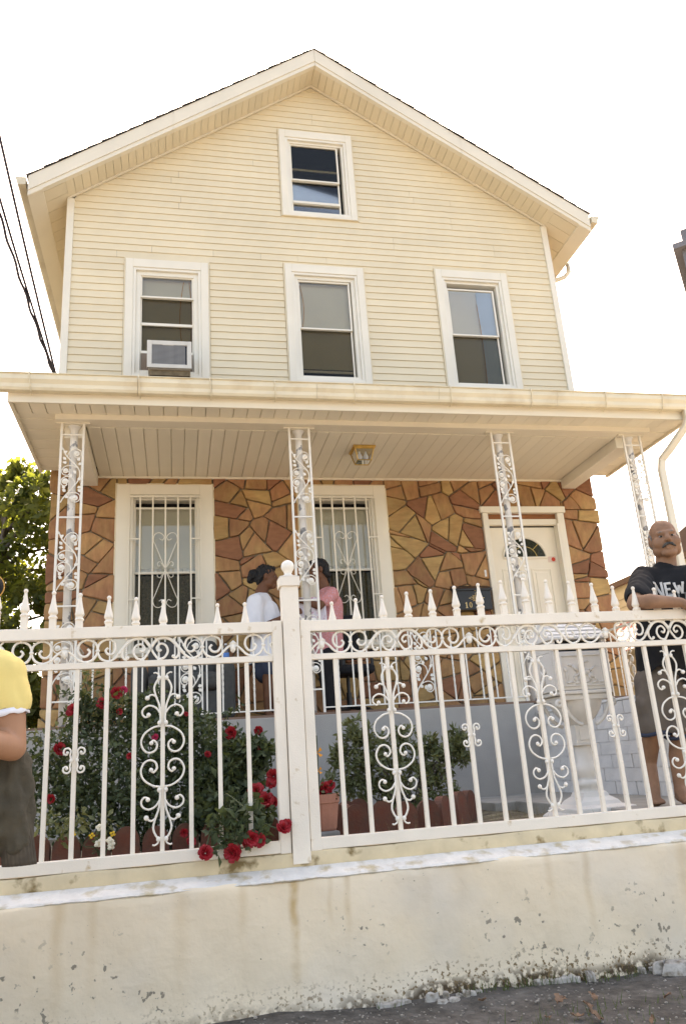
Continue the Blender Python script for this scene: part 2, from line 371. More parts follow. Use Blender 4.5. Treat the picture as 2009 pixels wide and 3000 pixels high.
core = MB(); core.box(HX0+.03, HX1-.03, 9.02, 18.8, GZ-.1, 7.0)
for y0, y1 in ((9.02, 18.8),):
    core.prism([(HX0+.03, 7.0), (HX1-.03, 7.0), (HX1-.03, under(HX1)+.12), (RX, RZ+.1), (HX0+.03, under(HX0)+.1)], lambda p, q, t: (p, t, q), y0, y1)
core.build('wall_core', M['dark'], house)
sw = MB()     # side walls are clad too
sw.box(HX0, HX0+.03, 8.83, 18.8, 3.3, 7.3); sw.box(HX1-.03, HX1, 8.83, 18.8, 3.3, 7.3)
sw.build('side_cladding', M['siding'], house)

siding = node('siding', house)
EXP = .1016
z = 4.30; k = 0
while z < RZ-.02:
    zt = z+EXP
    def lim(zz):
        l = HX0+.06 if under(HX0+.06) > zz else RX-(RZ-zz)/SLL
        r = HX1-.06 if under(HX1-.06) > zz else RX+(RZ-zz)/SLR
        return l, r
    (lb, rb), (lt, rt) = lim(z), lim(min(zt, RZ-.001))
    cuts = sorted([(a-.02, b+.02) for a, b, c, d in OPEN2 if c-.02 < zt-.01 and d+.02 > z+.01])
    segs = []; a0 = None
    edges = [(lb, lt)]
    for a, b in cuts: edges += [(a, a), (b, b)]
    edges.append((rb, rt))
    i = -2
    while i+2 < len(edges):
        i += 2; m = MB()
        (xb0, xt0), (xb1, xt1) = edges[i], edges[i+1]
        if xb1-xb0 < .02: continue
        if xb1-xb0 > 1.6 and k % 4 in (0, 1):      # panel joint, every second pair of courses
            xj = xb0+(xb1-xb0)*((k//2*.37+.31) % 1.0*.6+.2)
            edges.insert(i+1, (xj, xj)); edges.insert(i+2, (xj+.0025, xj+.0025)); (xb1, xt1) = edges[i+1]
        xt0 = max(xt0, xb0); xt1 = min(xt1, xb1); yb, yt = H-.0155, H-.004
        ym_ = H-.0148; xm0 = xb0+(xt0-xb0)*.25; xm1 = xb1+(xt1-xb1)*.25
        m.add([(xb0, H, z), (xb1, H, z), (xb1, yb, z), (xb0, yb, z), (xm0, ym_, z+.004), (xm1, ym_, z+.004),
               (xt0, yt, zt-.001), (xt1, yt, zt-.001), (xt0, H, zt-.001), (xt1, H, zt-.001)],
              [(0, 3, 2, 1), (3, 4, 5, 2), (4, 6, 7, 5), (6, 8, 9, 7), (0, 1, 9, 8), (0, 8, 6, 4, 3), (1, 2, 5, 7, 9)])
        m.build('clapboard', M['siding'], siding)
    z += EXP; k += 1
for x0, x1 in ((HX0-.012, HX0+.075), (HX1-.075, HX1+.012)):
    m = MB(); m.box(x0, x1, H-.035, H+.06, 4.2, under((x0+x1)/2)-.03)
    m.build('corner_post', M['trim'], house, bevel=.004)

# roof: two pitched slabs, rake fascia, soffit boards, eave boxes, gutters
OY = 8.40; EXL, EXR = -1.77, 5.80; ROOF_T = .27
roof = node('roof', house)
for side in (0, 1):
    ex = EXL if side == 0 else EXR
    def zz(x): return under(x)
    m = MB(); m.prism([(RX, zz(RX)+.05), (ex, zz(ex)+.05), (ex, zz(ex)+ROOF_T), (RX, zz(RX)+ROOF_T+.005)], lambda p, q, t: (p, t, q), OY+.03, 19.3)
    m.build('roof_deck', M['fascia'], roof)
    # shingle courses: overlapping strips with a rough front edge
    m = MB(); n = 22
    for i in range(n):
        a, b = i/n, (i+1.25)/n; xa, xb = ex+(RX-ex)*a, ex+(RX-ex)*min(b, 1.0)
        if i == 0: xa = ex+(-.03 if side == 0 else .03)
        y0 = OY-.02+random.uniform(-.005, .005); dz = random.uniform(0, .005)
        m.add([(xa, y0, zz(xa)+ROOF_T+.030+dz), (xb, y0, zz(xb)+ROOF_T+.012), (xb, 19.3, zz(xb)+ROOF_T+.012), (xa, 19.3, zz(xa)+ROOF_T+.030+dz),
               (xa, y0, zz(xa)+ROOF_T+.004), (xb, y0, zz(xb)+ROOF_T+.002)], [(0, 1, 2, 3), (0, 4, 5, 1)])
    m.build('shingles', M['roof'], roof)
    # rake fascia in two lengths with a seam, plus lower cove
    cut = ex+(RX-ex)*.47
    for xa, xb in ((ex, cut-.003), (cut, RX-.002 if side == 0 else RX+.002)):
        m = MB(); m.prism([(xa, zz(xa)+.055), (xb, zz(xb)+.055), (xb, zz(xb)+ROOF_T), (xa, zz(xa)+ROOF_T)], lambda p, q, t: (p, t, q), OY-.005, OY+.028)
        m.prism([(xa, zz(xa)-.012), (xb, zz(xb)-.012), (xb, zz(xb)+.053), (xa, zz(xa)+.053)], lambda p, q, t: (p, t, q), OY+.006, OY+.07)
        m.build('fascia_board', M['fascia'], roof)
    # rake soffit boards, run front to back
    nb = 35 if side == 0 else 36; wx = HX0-.0 if side == 0 else HX1
    for i in range(nb):
        a, b = wx+(RX-wx)*i/nb, wx+(RX-wx)*(i+1)/nb
        if side == 0: a2, b2 = a+.002, b-.002
        else: a2, b2 = a-.002, b+.002
        m = MB(); m.prism([(a2, zz(a2)-.002), (b2, zz(b2)-.007), (b2, zz(b2)+.02), (a2, zz(a2)+.02)], lambda p, q, t: (p, t, q), OY+.075, H-.012)
        m.build('soffit_board', M['soffit'], roof)
    # frieze strip where soffit meets wall
    m = MB(); m.prism([(wx, zz(wx)-.03), (RX, zz(RX)-.03), (RX, zz(RX)-.006), (wx, zz(wx)-.006)], lambda p, q, t: (p, t, q), H-.045, H-.022)
    m.build('frieze_strip', M['fascia'], roof)
    # ridge seam / mitre strips
    # eave soffit boards (run across) and outer box
    s = -1 if side == 0 else 1
    xb = HX0 if side == 0 else HX1
    xo = ex - s*.17
    for i in range(46):
        y0 = OY+.08+i*.2
        if y0 > 17.5: break
        m = MB(); x_a, x_b = xb, xo
        m.add([(x_a, y0+.005, zz(x_a)-.002), (x_b, y0+.005, zz(x_b)-.002), (x_b, y0+.195, zz(x_b)-.007), (x_a, y0+.195, zz(x_a)-.007),
               (x_a, y0+.005, zz(x_a)+.03), (x_b, y0+.005, zz(x_b)+.03), (x_b, y0+.195, zz(x_b)+.03), (x_a, y0+.195, zz(x_a)+.03)],
              [(0, 1, 2, 3), (4, 7, 6, 5), (0, 4, 5, 1), (1, 5, 6, 2), (2, 6, 7, 3), (3, 7, 4, 0)])
        m.build('soffit_board', M['soffit'], roof)
    m = MB(); zo = zz(xo)
    m.prism([(xo, zo-.025), (ex, zz(ex)-.02), (ex, zz(ex)+.24), (xo, zo+.1)], lambda p, q, t: (p, t, q), OY+.01, 19.2)
    m.build('eave_box', M['fascia'], roof)
    # gutter: K profile in lengths, hung outside the eave box with a shadow gap
    g0 = ex + s*.025; zt = zz(ex)+.235
    for j in range(5):
        y0 = OY-.02+j*2.15; y1 = y0+2.14
        m = MB(); pr = [(g0, zt), (g0, zt-.11), (g0+s*.085, zt-.12), (g0+s*.10, zt-.06), (g0+s*.125, zt-.02), (g0+s*.125, zt), (g0+s*.112, zt-.004), (g0+s*.01, zt-.004)]
        m.prism(pr, lambda p, q, t: (p, t, q), y0, y1)
        m.build('eave_gutter', M['gutter'], roof)
m = MB(); pts = [(5.93, 9.35, under(EXR)+.12), (5.93, 9.35, under(EXR)-.02), (5.86, 9.38, under(EXR)-.10), (5.6, 9.42, under(EXR)-.2), (5.37, 9.45, under(EXR)-.24), (5.345, 9.45, under(EXR)-.33), (5.345, 9.45, 4.2)]
m.tube(pts, .035, 8); m.build('eave_downspout', M['fascia'], house, smooth=True)

# ------------------------------------------------------------------ windows
def frame_rect(m, x0, x1, z0, z1, w, y0, y1, wb=None):
    wb = wb or w
    m.box(x0, x0+w, y0, y1, z0, z1); m.box(x1-w, x1, y0, y1, z0, z1)
    m.box(x0+w, x1-w, y0+.0005, y1, z1-w, z1); m.box(x0+w, x1-w, y0+.0005, y1, z0, z0+wb)
def window(x0, x1, z0, z1, yf, gx0, gx1, gz0, gz1, zm, parent, cw_side=.10, blinds=(None, None), panes=('glass', 'glassd'), extra=None, label=None, cas_b=.05):
    w = node('window', parent)
    if label: w['label'] = label
    ct = .12
    # casing boards
    m = MB(); m.box(x0, x0+cw_side, yf-.035, yf+.05, z0, z1); m.build('casing', M['trim'], w, bevel=.004)
    m = MB(); m.box(x1-cw_side, x1, yf-.035, yf+.05, z0, z1); m.build('casing', M['trim'], w, bevel=.004)
    m = MB(); m.box(x0+cw_side, x1-cw_side, yf-.034, yf+.05, z1-ct, z1-.001); m.build('casing', M['trim'], w, bevel=.004)
    m = MB(); m.box(x0+cw_side, x1-cw_side, yf-.036, yf+.05, z0, z0+cas_b); m.build('sill', M['trim'], w, bevel=.004)
    # thin J-channel round the casing
    m = MB(); frame_rect(m, x0-.016, x1+.016, z0-.004, z1+.016, .014, yf-.028, yf+.02); m.build('channel', M['siding'], w)
    if yf == H:
        m = MB(); m.box(x0-.02, x1+.02, yf-.003, yf+.012, z1+.002, z1+.125); m.build('head_flashing', M['siding'], w)
        m = MB(); m.box(x0-.02, x1+.02, yf-.003, yf+.012, z0-.115, z0-.002); m.build('sill_flashing', M['siding'], w)
    # stepped vinyl frame
    fx0, fx1, fz0, fz1 = x0+cw_side, x1-cw_side, z0+cas_b, z1-ct
    m = MB(); frame_rect(m, fx0, fx1, fz0, fz1, .035, yf-.022, yf+.16); m.build('frame', M['vinyl'], w, bevel=.003)
    m = MB(); frame_rect(m, fx0+.035, fx1-.035, fz0+.035, fz1-.035, max(.02, gx0-fx0-.05), yf+.012, yf+.15); m.build('inner_frame', M['vinyl'], w, bevel=.003)
    # two sashes, the lower one set inward
    m = MB(); frame_rect(m, gx0-.02, gx1+.02, zm-.015, gz1+.02, .024, yf+.03, yf+.06); m.build('sash', M['vinyl'], w, bevel=.003)
    m = MB(); m.box(gx0-.002, gx1+.002, yf+.046, yf+.050, zm, gz1); m.build('pane', M[panes[0]], w)
    m = MB(); frame_rect(m, gx0-.02, gx1+.02, gz0-.02, zm+.012, .022, yf+.062, yf+.095); m.build('sash', M['vinyl'], w, bevel=.003)
    m = MB(); m.box(gx0-.002, gx1+.002, yf+.076, yf+.080, gz0, zm); m.build('pane', M[panes[1]], w)
    # blind: horizontal slats
    for (a, b, key) in [q for q in blinds if q]:
        m = MB(); zz_ = a
        while zz_ < b:
            m.add([(gx0-.03, yf+.125, zz_), (gx1+.03, yf+.125, zz_), (gx1+.03, yf+.112, zz_+.019), (gx0-.03, yf+.112, zz_+.019)], [(0, 1, 2, 3)]); zz_ += .022
        m.build('blind', M[key], w)
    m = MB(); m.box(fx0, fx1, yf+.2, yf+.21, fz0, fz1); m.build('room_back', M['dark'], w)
    if extra: extra(w)
    return w
def yellow_cord(w, x, z0, z1, y=H+.11, bow=.03):
    m = MB(); pts = [(x+bow*math.sin(math.pi*t/10), y, z1+(z0-z1)*t/10) for t in range(11)]
    m.tube(pts, .006, 5); m.build('cord', M['orange'], w)
window(*OPEN2[1], H, -.42, .205, 4.66, 6.09, 5.80, house, .095, [(5.80, 6.1, 'blind'), (5.0, 5.80, 'blind')], panes=('glass', 'glassd'), label='upper window with the air conditioner',
       extra=lambda w: (yellow_cord(w, .10, 5.0, 6.09, bow=-.05), yellow_cord(w, .17, 5.05, 6.09, bow=.03),
                        MB().box(-.42, .205, H+.05, H+.07, 5.395, 5.43).build('rail', M['vinyl'], w),
                        MB().box(-.42, .205, H+.03, H+.07, 4.985, 5.02).build('rail', M['vinyl'], w)))
window(*OPEN2[2], H, 1.60, 2.27, 4.69, 6.16, 5.455, house, .09, [(5.5, 6.2, 'blind'), (4.9, 5.46, 'blind')],
       extra=lambda w: (yellow_cord(w, 1.625, 5.45, 6.15, bow=.04), MB().box(1.60, 2.27, H+.085, H+.10, 4.83, 4.865).build('rail', M['vinyl'], w)))
window(*OPEN2[3], H, 3.69, 4.345, 4.69, 6.175, 5.47, house, .09, [(5.47, 6.2, 'blindw'), (4.69, 5.47, 'blind')],
       extra=lambda w: (MB().box(4.13, 4.37, H+.098, H+.104, 4.66, 6.2).build('pane_backing', M['pane_backing'], w), yellow_cord(w, 4.12, 4.75, 6.0, y=H+.095, bow=.015)))
window(*OPEN2[0], H, 1.595, 2.25, 7.30, 8.42, 7.83, house, .085, [(8.0, 8.42, 'dark')], panes=('glassd', 'glass'),
       extra=lambda w: (MB().box(1.59, 2.26, H+.1, H+.11, 7.47, 7.83).build('pane_backing', M['pane_backing'], w), MB().box(1.595, 2.25, H+.05, H+.08, 8.0, 8.03).build('rail', M['vinyl'], w),  # blue sheet stands in for sky reflected in the lower pane
                        MB().box(1.595, 2.25, H+.04, H+.09, 7.44, 7.475).build('rail', M['vinyl'], w)))
# ground-floor windows, with valance and lace behind the glass
def gf(x0, x1, gx0, gx1):
    return window(x0, x1, 1.24, 3.215, SY, gx0, gx1, 1.33, 2.94, 2.185, house, .15, [(2.25, 2.96, 'blind')], panes=('glass', 'glassd'),
        extra=lambda w: lace(w, gx0, gx1))
def lace(w, gx0, gx1):
    m = MB(); n = 40; vv = []
    for i in range(n+1):
        x = gx0+(gx1-gx0)*i/n; y = SY+.155+.008*math.sin(i*1.9)
        vv += [(x, y, 2.19), (x, y, 2.30+.02*math.sin(i*1.3))]
    m.add(vv, [(2*i, 2*i+2, 2*i+3, 2*i+1) for i in range(n)]); m.build('lace_valance', M['blindw'], w)
    m = MB(); vv = []
    for i in range(n+1):
        x = gx0+(gx1-gx0)*i/n; y = SY+.17+.012*math.sin(i*1.4)
        vv += [(x, y, 1.3), (x, y, 2.18)]
    m.add(vv, [(2*i, 2*i+2, 2*i+3, 2*i+1) for i in range(n)]); m.build('pane_backing', mat('dark_net_curtain', (.34, .30, .20), .9, .35, 50), w)
GW = [(-.66, .42, -.45, .215), (1.42, 2.50, 1.63, 2.295)]
for g in GW: gf(*g)
# stone wall holes
HOLES = [(-.66, .42, 1.24, 3.215), (1.42, 2.50, 1.24, 3.215), (3.73, 4.825, .40, 2.935)]

# window guards: five bars, rails and heart scrolls
def spiral(cx, cz, r0, a0, turns, r1=.25, n=16, flip=1):
    return [(cx+(r0+(r0*r1-r0)*t/n)*math.cos(a0+flip*2*math.pi*turns*t/n), cz+(r0+(r0*r1-r0)*t/n)*math.sin(a0+flip*2*math.pi*turns*t/n)) for t in range(n+1)]
def smooth(pts, n=6):
    pts = [Vector((*p, 0)) if len(p) == 2 else Vector(p) for p in pts]; out = []
    q = [pts[0]*2-pts[1]] + pts + [pts[-1]*2-pts[-2]]
    for i in range(1, len(q)-2):
        for j in range(n):
            t = j/n
            out.append(.5*((2*q[i])+(-q[i-1]+q[i+1])*t+(2*q[i-1]-5*q[i]+4*q[i+1]-q[i+2])*t*t+(-q[i-1]+3*q[i]-3*q[i+1]+q[i+2])*t**3))
    out.append(pts[-1]); return out
for (x0, x1, gx0, gx1) in GW:
    gd = node('window_guard', house); y = SY-.075
    a, b = x0+.135, x1-.135; cx = (gx0+gx1)/2; bw = (gx1-gx0)*.21
    m = MB(); frame_rect(m, a, b, 1.27, 3.06, .016, y-.008, y+.008); m.build('guard_frame', M['trim'], gd)
    for i in range(-2, 3):
        m = MB(); xx = cx+i*bw; m.box(xx-.0085, xx+.0085, y-.0085, y+.0085, 1.28, 3.05); m.build('bar', M['trim'], gd)
    m = MB()
    for zz_ in (2.55, 1.86):
        m.box(a+.01, cx-2*bw, y-.006, y+.006, zz_-.007, zz_+.007); m.box(cx+2*bw, b-.01, y-.006, y+.006, zz_-.007, zz_+.007)
    m.build('rung', M['trim'], gd)
    m = MB()
    for sgn in (-1, 1):
        for up_, zc in ((1, 2.19), (-1, 2.19)):
            h = .40
            pts = [(0, zc), (sgn*.05*1.0, zc+up_*h*.35), (sgn*bw*.85, zc+up_*h*.72), (sgn*bw*.92, zc+up_*h*.92), (sgn*bw*.6, zc+up_*h*1.08), (sgn*bw*.22, zc+up_*h*1.0), (sgn*bw*.2, zc+up_*h*.88), (sgn*bw*.42, zc+up_*h*.85), (sgn*bw*.5, zc+up_*h*.92)]
            pts = [(0, zc), (sgn*bw*.75, zc+up_*h*.68), (sgn*bw*.95, zc+up_*h*.86), (sgn*bw*.8, zc+up_*h*1.03), (sgn*bw*.42, zc+up_*h*1.06), (sgn*bw*.1, zc+up_*h*.95), (sgn*bw*.25, zc+up_*h*.85), (sgn*bw*.48, zc+up_*h*.89)]
            m.tube([(cx+p.x, y-.006, p.y) for p in smooth(pts, 5)], .005, 5)
            pts = [(0, zc+up_*.012), (sgn*.03, zc+up_*.05), (sgn*.055, zc+up_*.09), (sgn*.085, zc+up_*.075), (sgn*.08, zc+up_*.04), (sgn*.06, zc+up_*.045)]
            m.tube([(cx+p.x, y-.006, p.y) for p in smooth(pts, 4)], .004, 5)
    m.build('heart_scroll', M['trim'], gd, smooth=True)

# ------------------------------------------------------------------ flagstone facing
stonew = node('stone_facing', house)
SX0, SX1, SZ0, SZ1 = -1.385, 5.325, .40, 3.40
def panel_holes(m, x0, x1, z0, z1, holes, y0, y1):
    zs = sorted({z0, z1} | {h[2] for h in holes if z0 < h[2] < z1} | {h[3] for h in holes if z0 < h[3] < z1})
    for a, b in zip(zs[:-1], zs[1:]):
        cut = sorted([(h[0], h[1]) for h in holes if h[2] < (a+b)/2 < h[3]]); x = x0
        for c, d in cut+[(x1, x1)]:
            if c > x: m.box(x, c, y0, y1, a, b)
            x = d
mm = MB(); panel_holes(mm, SX0+.02, SX1-.02, SZ0, SZ1, [(a+.01, b-.01, c+.01, d-.01) for a, b, c, d in HOLES], SY+.012, SY+.2)
mm.box(SX1-.03, SX1-.02, SY+.2, 18.8, SZ0, SZ1); mm.box(SX0+.02, SX0+.03, SY+.2, 18.8, SZ0, SZ1)
mm.build('mortar', M['mortar'], stonew)
def clip(poly, nx_, nz_, d):          # keep nx*x+nz*z <= d
    out = []
    for i in range(len(poly)):
        p, q = poly[i], poly[(i+1) % len(poly)]
        a, b = nx_*p[0]+nz_*p[1]-d, nx_*q[0]+nz_*q[1]-d
        if a <= 0: out.append(p)
        if (a < 0 < b) or (b < 0 < a): t = a/(a-b); out.append((p[0]+(q[0]-p[0])*t, p[1]+(q[1]-p[1])*t))
    return out
def area(p): return abs(sum(p[i][0]*p[(i+1) % len(p)][1]-p[(i+1) % len(p)][0]*p[i][1] for i in range(len(p))))/2
def inset(poly, d):
    c = (sum(p[0] for p in poly)/len(poly), sum(p[1] for p in poly)/len(poly)); res = list(poly)
    for i in range(len(poly)):
        p, q = poly[i], poly[(i+1) % len(poly)]; ex, ez = q[0]-p[0], q[1]-p[1]; L = math.hypot(ex, ez)
        if L < 1e-6: continue
        nx_, nz_ = ez/L, -ex/L
        if nx_*(c[0]-p[0])+nz_*(c[1]-p[1]) > 0: nx_, nz_ = -nx_, -nz_
        res = clip(res, nx_, nz_, nx_*p[0]+nz_*p[1]-d)
        if len(res) < 3: return []
    return res
seeds = []; rs = random.Random(23)
def inhole(x, z_): return any(a+.02 < x < b-.02 and c+.02 < z_ < d-.02 for a, b, c, d in HOLES)
tries = 0
while len(seeds) < 105 and tries < 60000:
    tries += 1
    x, z_ = rs.uniform(SX0, SX1), rs.uniform(SZ0, SZ1)
    if inhole(x, z_): continue
    w = rs.choice([.18, .24, .30, .36, .44])
    if all(math.hypot((x-s[0])*.85, (z_-s[1])*1.2) > .42*(w+s[2]) for s in seeds): seeds.append((x, z_, w))
QUO = 4.93   # right of the door the stones are squarer blocks at the corner
cells = []
sa = [(x, z_, w) for x, z_, w in seeds]
for i, (x, z_, w) in enumerate(sa):
    poly = [(SX0, SZ0), (SX1, SZ0), (SX1, SZ1), (SX0, SZ1)]
    ang = None
    for j, (u, v, w2) in enumerate(sa):
        if j == i or math.hypot(u-x, v-z_) > 3.2: continue
        # anisotropic power diagram
        ax_, az_ = .75, 1.25
        nx_, nz_ = 2*ax_*(u-x), 2*az_*(v-z_)
        d = ax_*(u*u-x*x)+az_*(v*v-z_*z_)+ .30*(w*w-w2*w2)
        poly = clip(poly, nx_, nz_, d)
        if len(poly) < 3: break
    if len(poly) >= 3: cells.append(poly)
pieces = []
for poly in cells:
    todo = [poly]
    for hx0, hx1, hz0, hz1 in HOLES:
        nxt = []
        for p in todo:
            xs_ = [q[0] for q in p]; zs_ = [q[1] for q in p]
            if max(xs_) <= hx0 or min(xs_) >= hx1 or max(zs_) <= hz0 or min(zs_) >= hz1: nxt.append(p); continue
            l = clip(p, 1, 0, hx0); r = clip(p, -1, 0, -hx1); mid = clip(clip(p, 1, 0, hx1), -1, 0, -hx0)
            t = clip(mid, 0, -1, -hz1) if len(mid) > 2 else []; b = clip(mid, 0, 1, hz0) if len(mid) > 2 else []
            nxt += [q for q in (l, r, t, b) if len(q) > 2 and area(q) > .0025]
        todo = nxt
    pieces += todo
def pick_split(p):
    c = (sum(q[0] for q in p)/len(p), sum(q[1] for q in p)/len(p))
    xx = sum((q[0]-c[0])**2 for q in p); zz_ = sum((q[1]-c[1])**2 for q in p); xz = sum((q[0]-c[0])*(q[1]-c[1]) for q in p)
    th = .5*math.atan2(2*xz, xx-zz_)+rs.gauss(0, .38)            # cut across the long axis, askew
    nx_, nz_ = math.cos(th), math.sin(th); off = rs.uniform(-.18, .18)*math.sqrt(area(p))
    if rs.random() < .22: off = rs.choice((-1, 1))*.42*math.sqrt(area(p)); th += .8
    d = nx_*c[0]+nz_*c[1]+off
    return clip(p, nx_, nz_, d), clip(p, -nx_, -nz_, -d)
guard = 0
while len(pieces) < 296 and guard < 4000:
    guard += 1
    i = max(range(len(pieces)), key=lambda k: area(pieces[k])*rs.uniform(.25, 1.0))
    a_, b_ = pick_split(pieces[i])
    if len(a_) > 2 and len(b_) > 2 and area(a_) > .006 and area(b_) > .006: pieces[i] = a_; pieces.append(b_)
def stone(poly, rsx):
    poly = inset(poly, .007)
    if len(poly) < 3 or area(poly) < .0016: return
    # corner chamfers and wobble so the outline is not a clean polygon
    out = []; n = len(poly)
    for i in range(n):
        p, q, r = poly[i-1], poly[i], poly[(i+1) % n]
        d1 = math.hypot(p[0]-q[0], p[1]-q[1]); d2 = math.hypot(r[0]-q[0], r[1]-q[1])
        c1, c2 = min(.011, d1*.3), min(.011, d2*.3)
        out.append((q[0]+(p[0]-q[0])*c1/max(d1, 1e-6), q[1]+(p[1]-q[1])*c1/max(d1, 1e-6)))
        out.append((q[0]+(r[0]-q[0])*c2/max(d2, 1e-6), q[1]+(r[1]-q[1])*c2/max(d2, 1e-6)))
        if d2 > .12: out.append(((q[0]+r[0])/2+rsx.uniform(-.007, .007), (q[1]+r[1])/2+rsx.uniform(-.007, .007)))
    n = len(out); c = (sum(p[0] for p in out)/n, sum(p[1] for p in out)/n)
    y0 = SY-.012-rsx.uniform(0, .02); tx, tz = rsx.uniform(-.02, .02), rsx.uniform(-.02, .02)
    m = MB(); vs_ = []
    for (s, dy, tl) in ((1.0, SY+.014, 0), (1.0, y0+.004, 1), (.93, y0-.004, 1)):
        for p in out:
            x, z_ = c[0]+(p[0]-c[0])*s, c[1]+(p[1]-c[1])*s
            vs_.append((x, dy+tl*(tx*(x-c[0])+tz*(z_-c[1])), z_))
    ci = len(vs_); vs_.append((c[0], y0-.007, c[1]))
    fs = [(k*n+i, k*n+(i+1) % n, (k+1)*n+(i+1) % n, (k+1)*n+i) for k in range(2) for i in range(n)] + [(2*n+i, 2*n+(i+1) % n, ci) for i in range(n)]
    m.add(vs_, fs)
    u = rsx.random(); key = 'stone0' if u < .30 else 'stone1' if u < .62 else 'stone2' if u < .85 else 'stone3'
    o = m.build('stone', M[key], stonew)
    return o
rsx = random.Random(5)
pieces.sort(key=lambda p: -area(p))
for poly in pieces[:300]:
    # push corner stones out past the wall edge so the silhouette is uneven
    e = rsx.uniform(-.012, .016)
    poly = [((x+e) if x > SX1-.005 else (x-e*.6) if x < SX0+.005 else x, z_) for x, z_ in poly]
    stone(poly, rsx)

# ------------------------------------------------------------------ front door
door = node('door', house)
DX0, DX1, DZ1, DY = 3.80, 4.735, 2.70, SY+.06
m = MB(); m.box(DX0, DX1, DY, DY+.045, .47, DZ1); m.build('slab', M['door'], door, bevel=.004)
cxd = (DX0+DX1)/2+.0; R = .29; zl = 2.30
m = MB()   # fan light: moulded ring, dark leaded glass, cames
arc = [(cxd+R*math.cos(math.pi*i/20), zl+R*.92*math.sin(math.pi*i/20)) for i in range(21)]
m.prism(arc, lambda p, q, t: (p, t, q), DY-.004, DY+.002); m.build('fan_light', M['glassd'], door)
m = MB(); m.prism([(cxd+(p-cxd)*.98, zl+(q-zl)*.98) for p, q in arc], lambda p, q, t: (p, t, q), DY-.0025, DY-.0005); m.build('fan_back', mat('leaded_glass', (.07, .08, .045), .3, .6, 40), door)
m = MB(); m.tube([(p, DY-.004, q) for p, q in arc]+[(arc[0][0], DY-.004, arc[0][1])], .017, 6); m.build('fan_moulding', M['door'], door)
m = MB(); m.tube([(cxd+(p-cxd)*.55, DY-.006, zl+(q-zl)*.55) for p, q in arc], .004, 4)
for a in (45, 90, 135): m.tube([(cxd+.55*R*math.cos(math.radians(a)), DY-.006, zl+.5*R*math.sin(math.radians(a))), (cxd+R*math.cos(math.radians(a)), DY-.006, zl+.92*R*math.sin(math.radians(a)))], .004, 4)
m.build('came', M['brass'], door)
for (a, b, c, d) in ((DX0+.14, cxd-.06, 1.36, 2.16), (cxd+.06, DX1-.14, 1.36, 2.16), (DX0+.14, cxd-.06, .6, 1.18), (cxd+.06, DX1-.14, .6, 1.18)):
    m = MB(); frame_rect(m, a, b, c, d, .022, DY-.009, DY+.002); m.box(a+.05, b-.05, DY-.007, DY+.002, c+.05, d-.05); m.build('panel', M['door'], door, bevel=.004)
m = MB(); m.lathe([(.0, -.0), (.026, .0), (.026, .008), (.012, .014), (.012, .04), (.028, .05), (.028, .07), (.0, .078)], n=12)
me = m.mesh('knob', M['brass'], True)
place('door_knob', me, door, (DX0+.065, DY, 1.50), (math.pi/2, 0, 0)); place('deadbolt', me, door, (DX0+.065, DY, 1.66), (math.pi/2, 0, 0), (.8, .8, .5))
m = MB(); m.box(DX1-.165, DX1-.055, DY-.002, DY-.0005, 2.24, 2.315); st = m.build('sticker', mat('pale_sticker', (.70, .55, .45), .5, .1), door); 
m = MB(); m.lathe([(0, 0), (.028, 0), (.028, .001), (0, .001)], n=8); place('sticker_emblem', m.mesh('emblem', M['sticker']), door, (DX1-.09, DY-.0025, 2.278), (math.pi/2, 0, 0))
fr = node('door_frame', house)
m = MB(); m.box(3.728, 3.80, SY-.05, SY+.10, .42, 2.86); m.build('jamb', M['trim'], fr, bevel=.006)
m = MB(); m.box(4.735, 4.825, SY-.05, SY+.10, .42, 2.86); m.build('jamb', M['trim'], fr, bevel=.006)
m = MB(); m.box(3.70, 4.85, SY-.062, SY+.10, 2.862, 2.945); m.build('head_casing', M['trim'], fr, bevel=.008)
m = MB(); m.box(3.80, 4.735, SY+.012, SY+.09, 2.79, 2.86); m.build('wood_header', M['wood'], fr)
m = MB(); m.box(3.80, 4.735, SY-.01, SY+.06, 2.715, 2.79); m.build('stop', M['door'], fr, bevel=.004)
m = MB(); m.box(4.715, 4.735, SY-.05, SY+.055, .47, 2.72); m.build('storm_rail', M['vinyl'], fr)
m = MB(); m.box(3.80, 4.735, SY-.08, SY+.1, .44, .475); m.build('threshold', M['vinyl'], fr)
# ------------------------------------------------------------------ porch (parts of the house)
PF = 7.28; FLZ = .44
m = MB(); m.box(-1.30, 3.36, 7.19, 8.70, GZ, FLZ); m.build('porch_base', M['stucco'], house, bevel=.006)
m = MB(); m.box(3.36, 5.5, 7.19, 8.70, GZ, FLZ-.01); m.build('landing_base', M['stucco'], house)
m = MB(); m.box(-1.28, 5.48, 7.215, 8.735, FLZ, FLZ+.022); m.build('porch_floor', M['floor'], house)
# steps up to the door
st = node('steps', house)
for i in range(4):
    m = MB(); m.box(3.62, 5.3, 5.75+i*.36, 7.19, SL-.02, SL+.2*(i+1)-.02); m.build('step', M['concrete'], st, bevel=.01)
# white painted brick wall beside the steps
bw = node('brick_side_wall', house)
m = MB(); m.box(3.405, 3.60, 4.92, 7.185, SL-.05, .33); m.build('mortar', M['brickm'], bw)
brick_me = MB(); brick_me.box(-.004, .02, -.147, .147, -.0485, .0485); bmesh_b = brick_me.mesh('brick', M['brickw'])
bmod = []
rb = random.Random(3)
for r in range(7):
    z0 = SL+.045+r*.1; y = 7.03-(.15 if r % 2 else 0); 
    while y > 5.1:
        o = place('brick', bmesh_b, bw, (3.395+rb.uniform(-.003, .003), y, z0), (0, 0, rb.uniform(-.01, .01)), (1, .985, 1))
        y -= .3
m = MB(); m.box(3.385, 3.615, 4.90, 7.19, .332, .352); m.build('coping', M['brickw'], bw, bevel=.006)

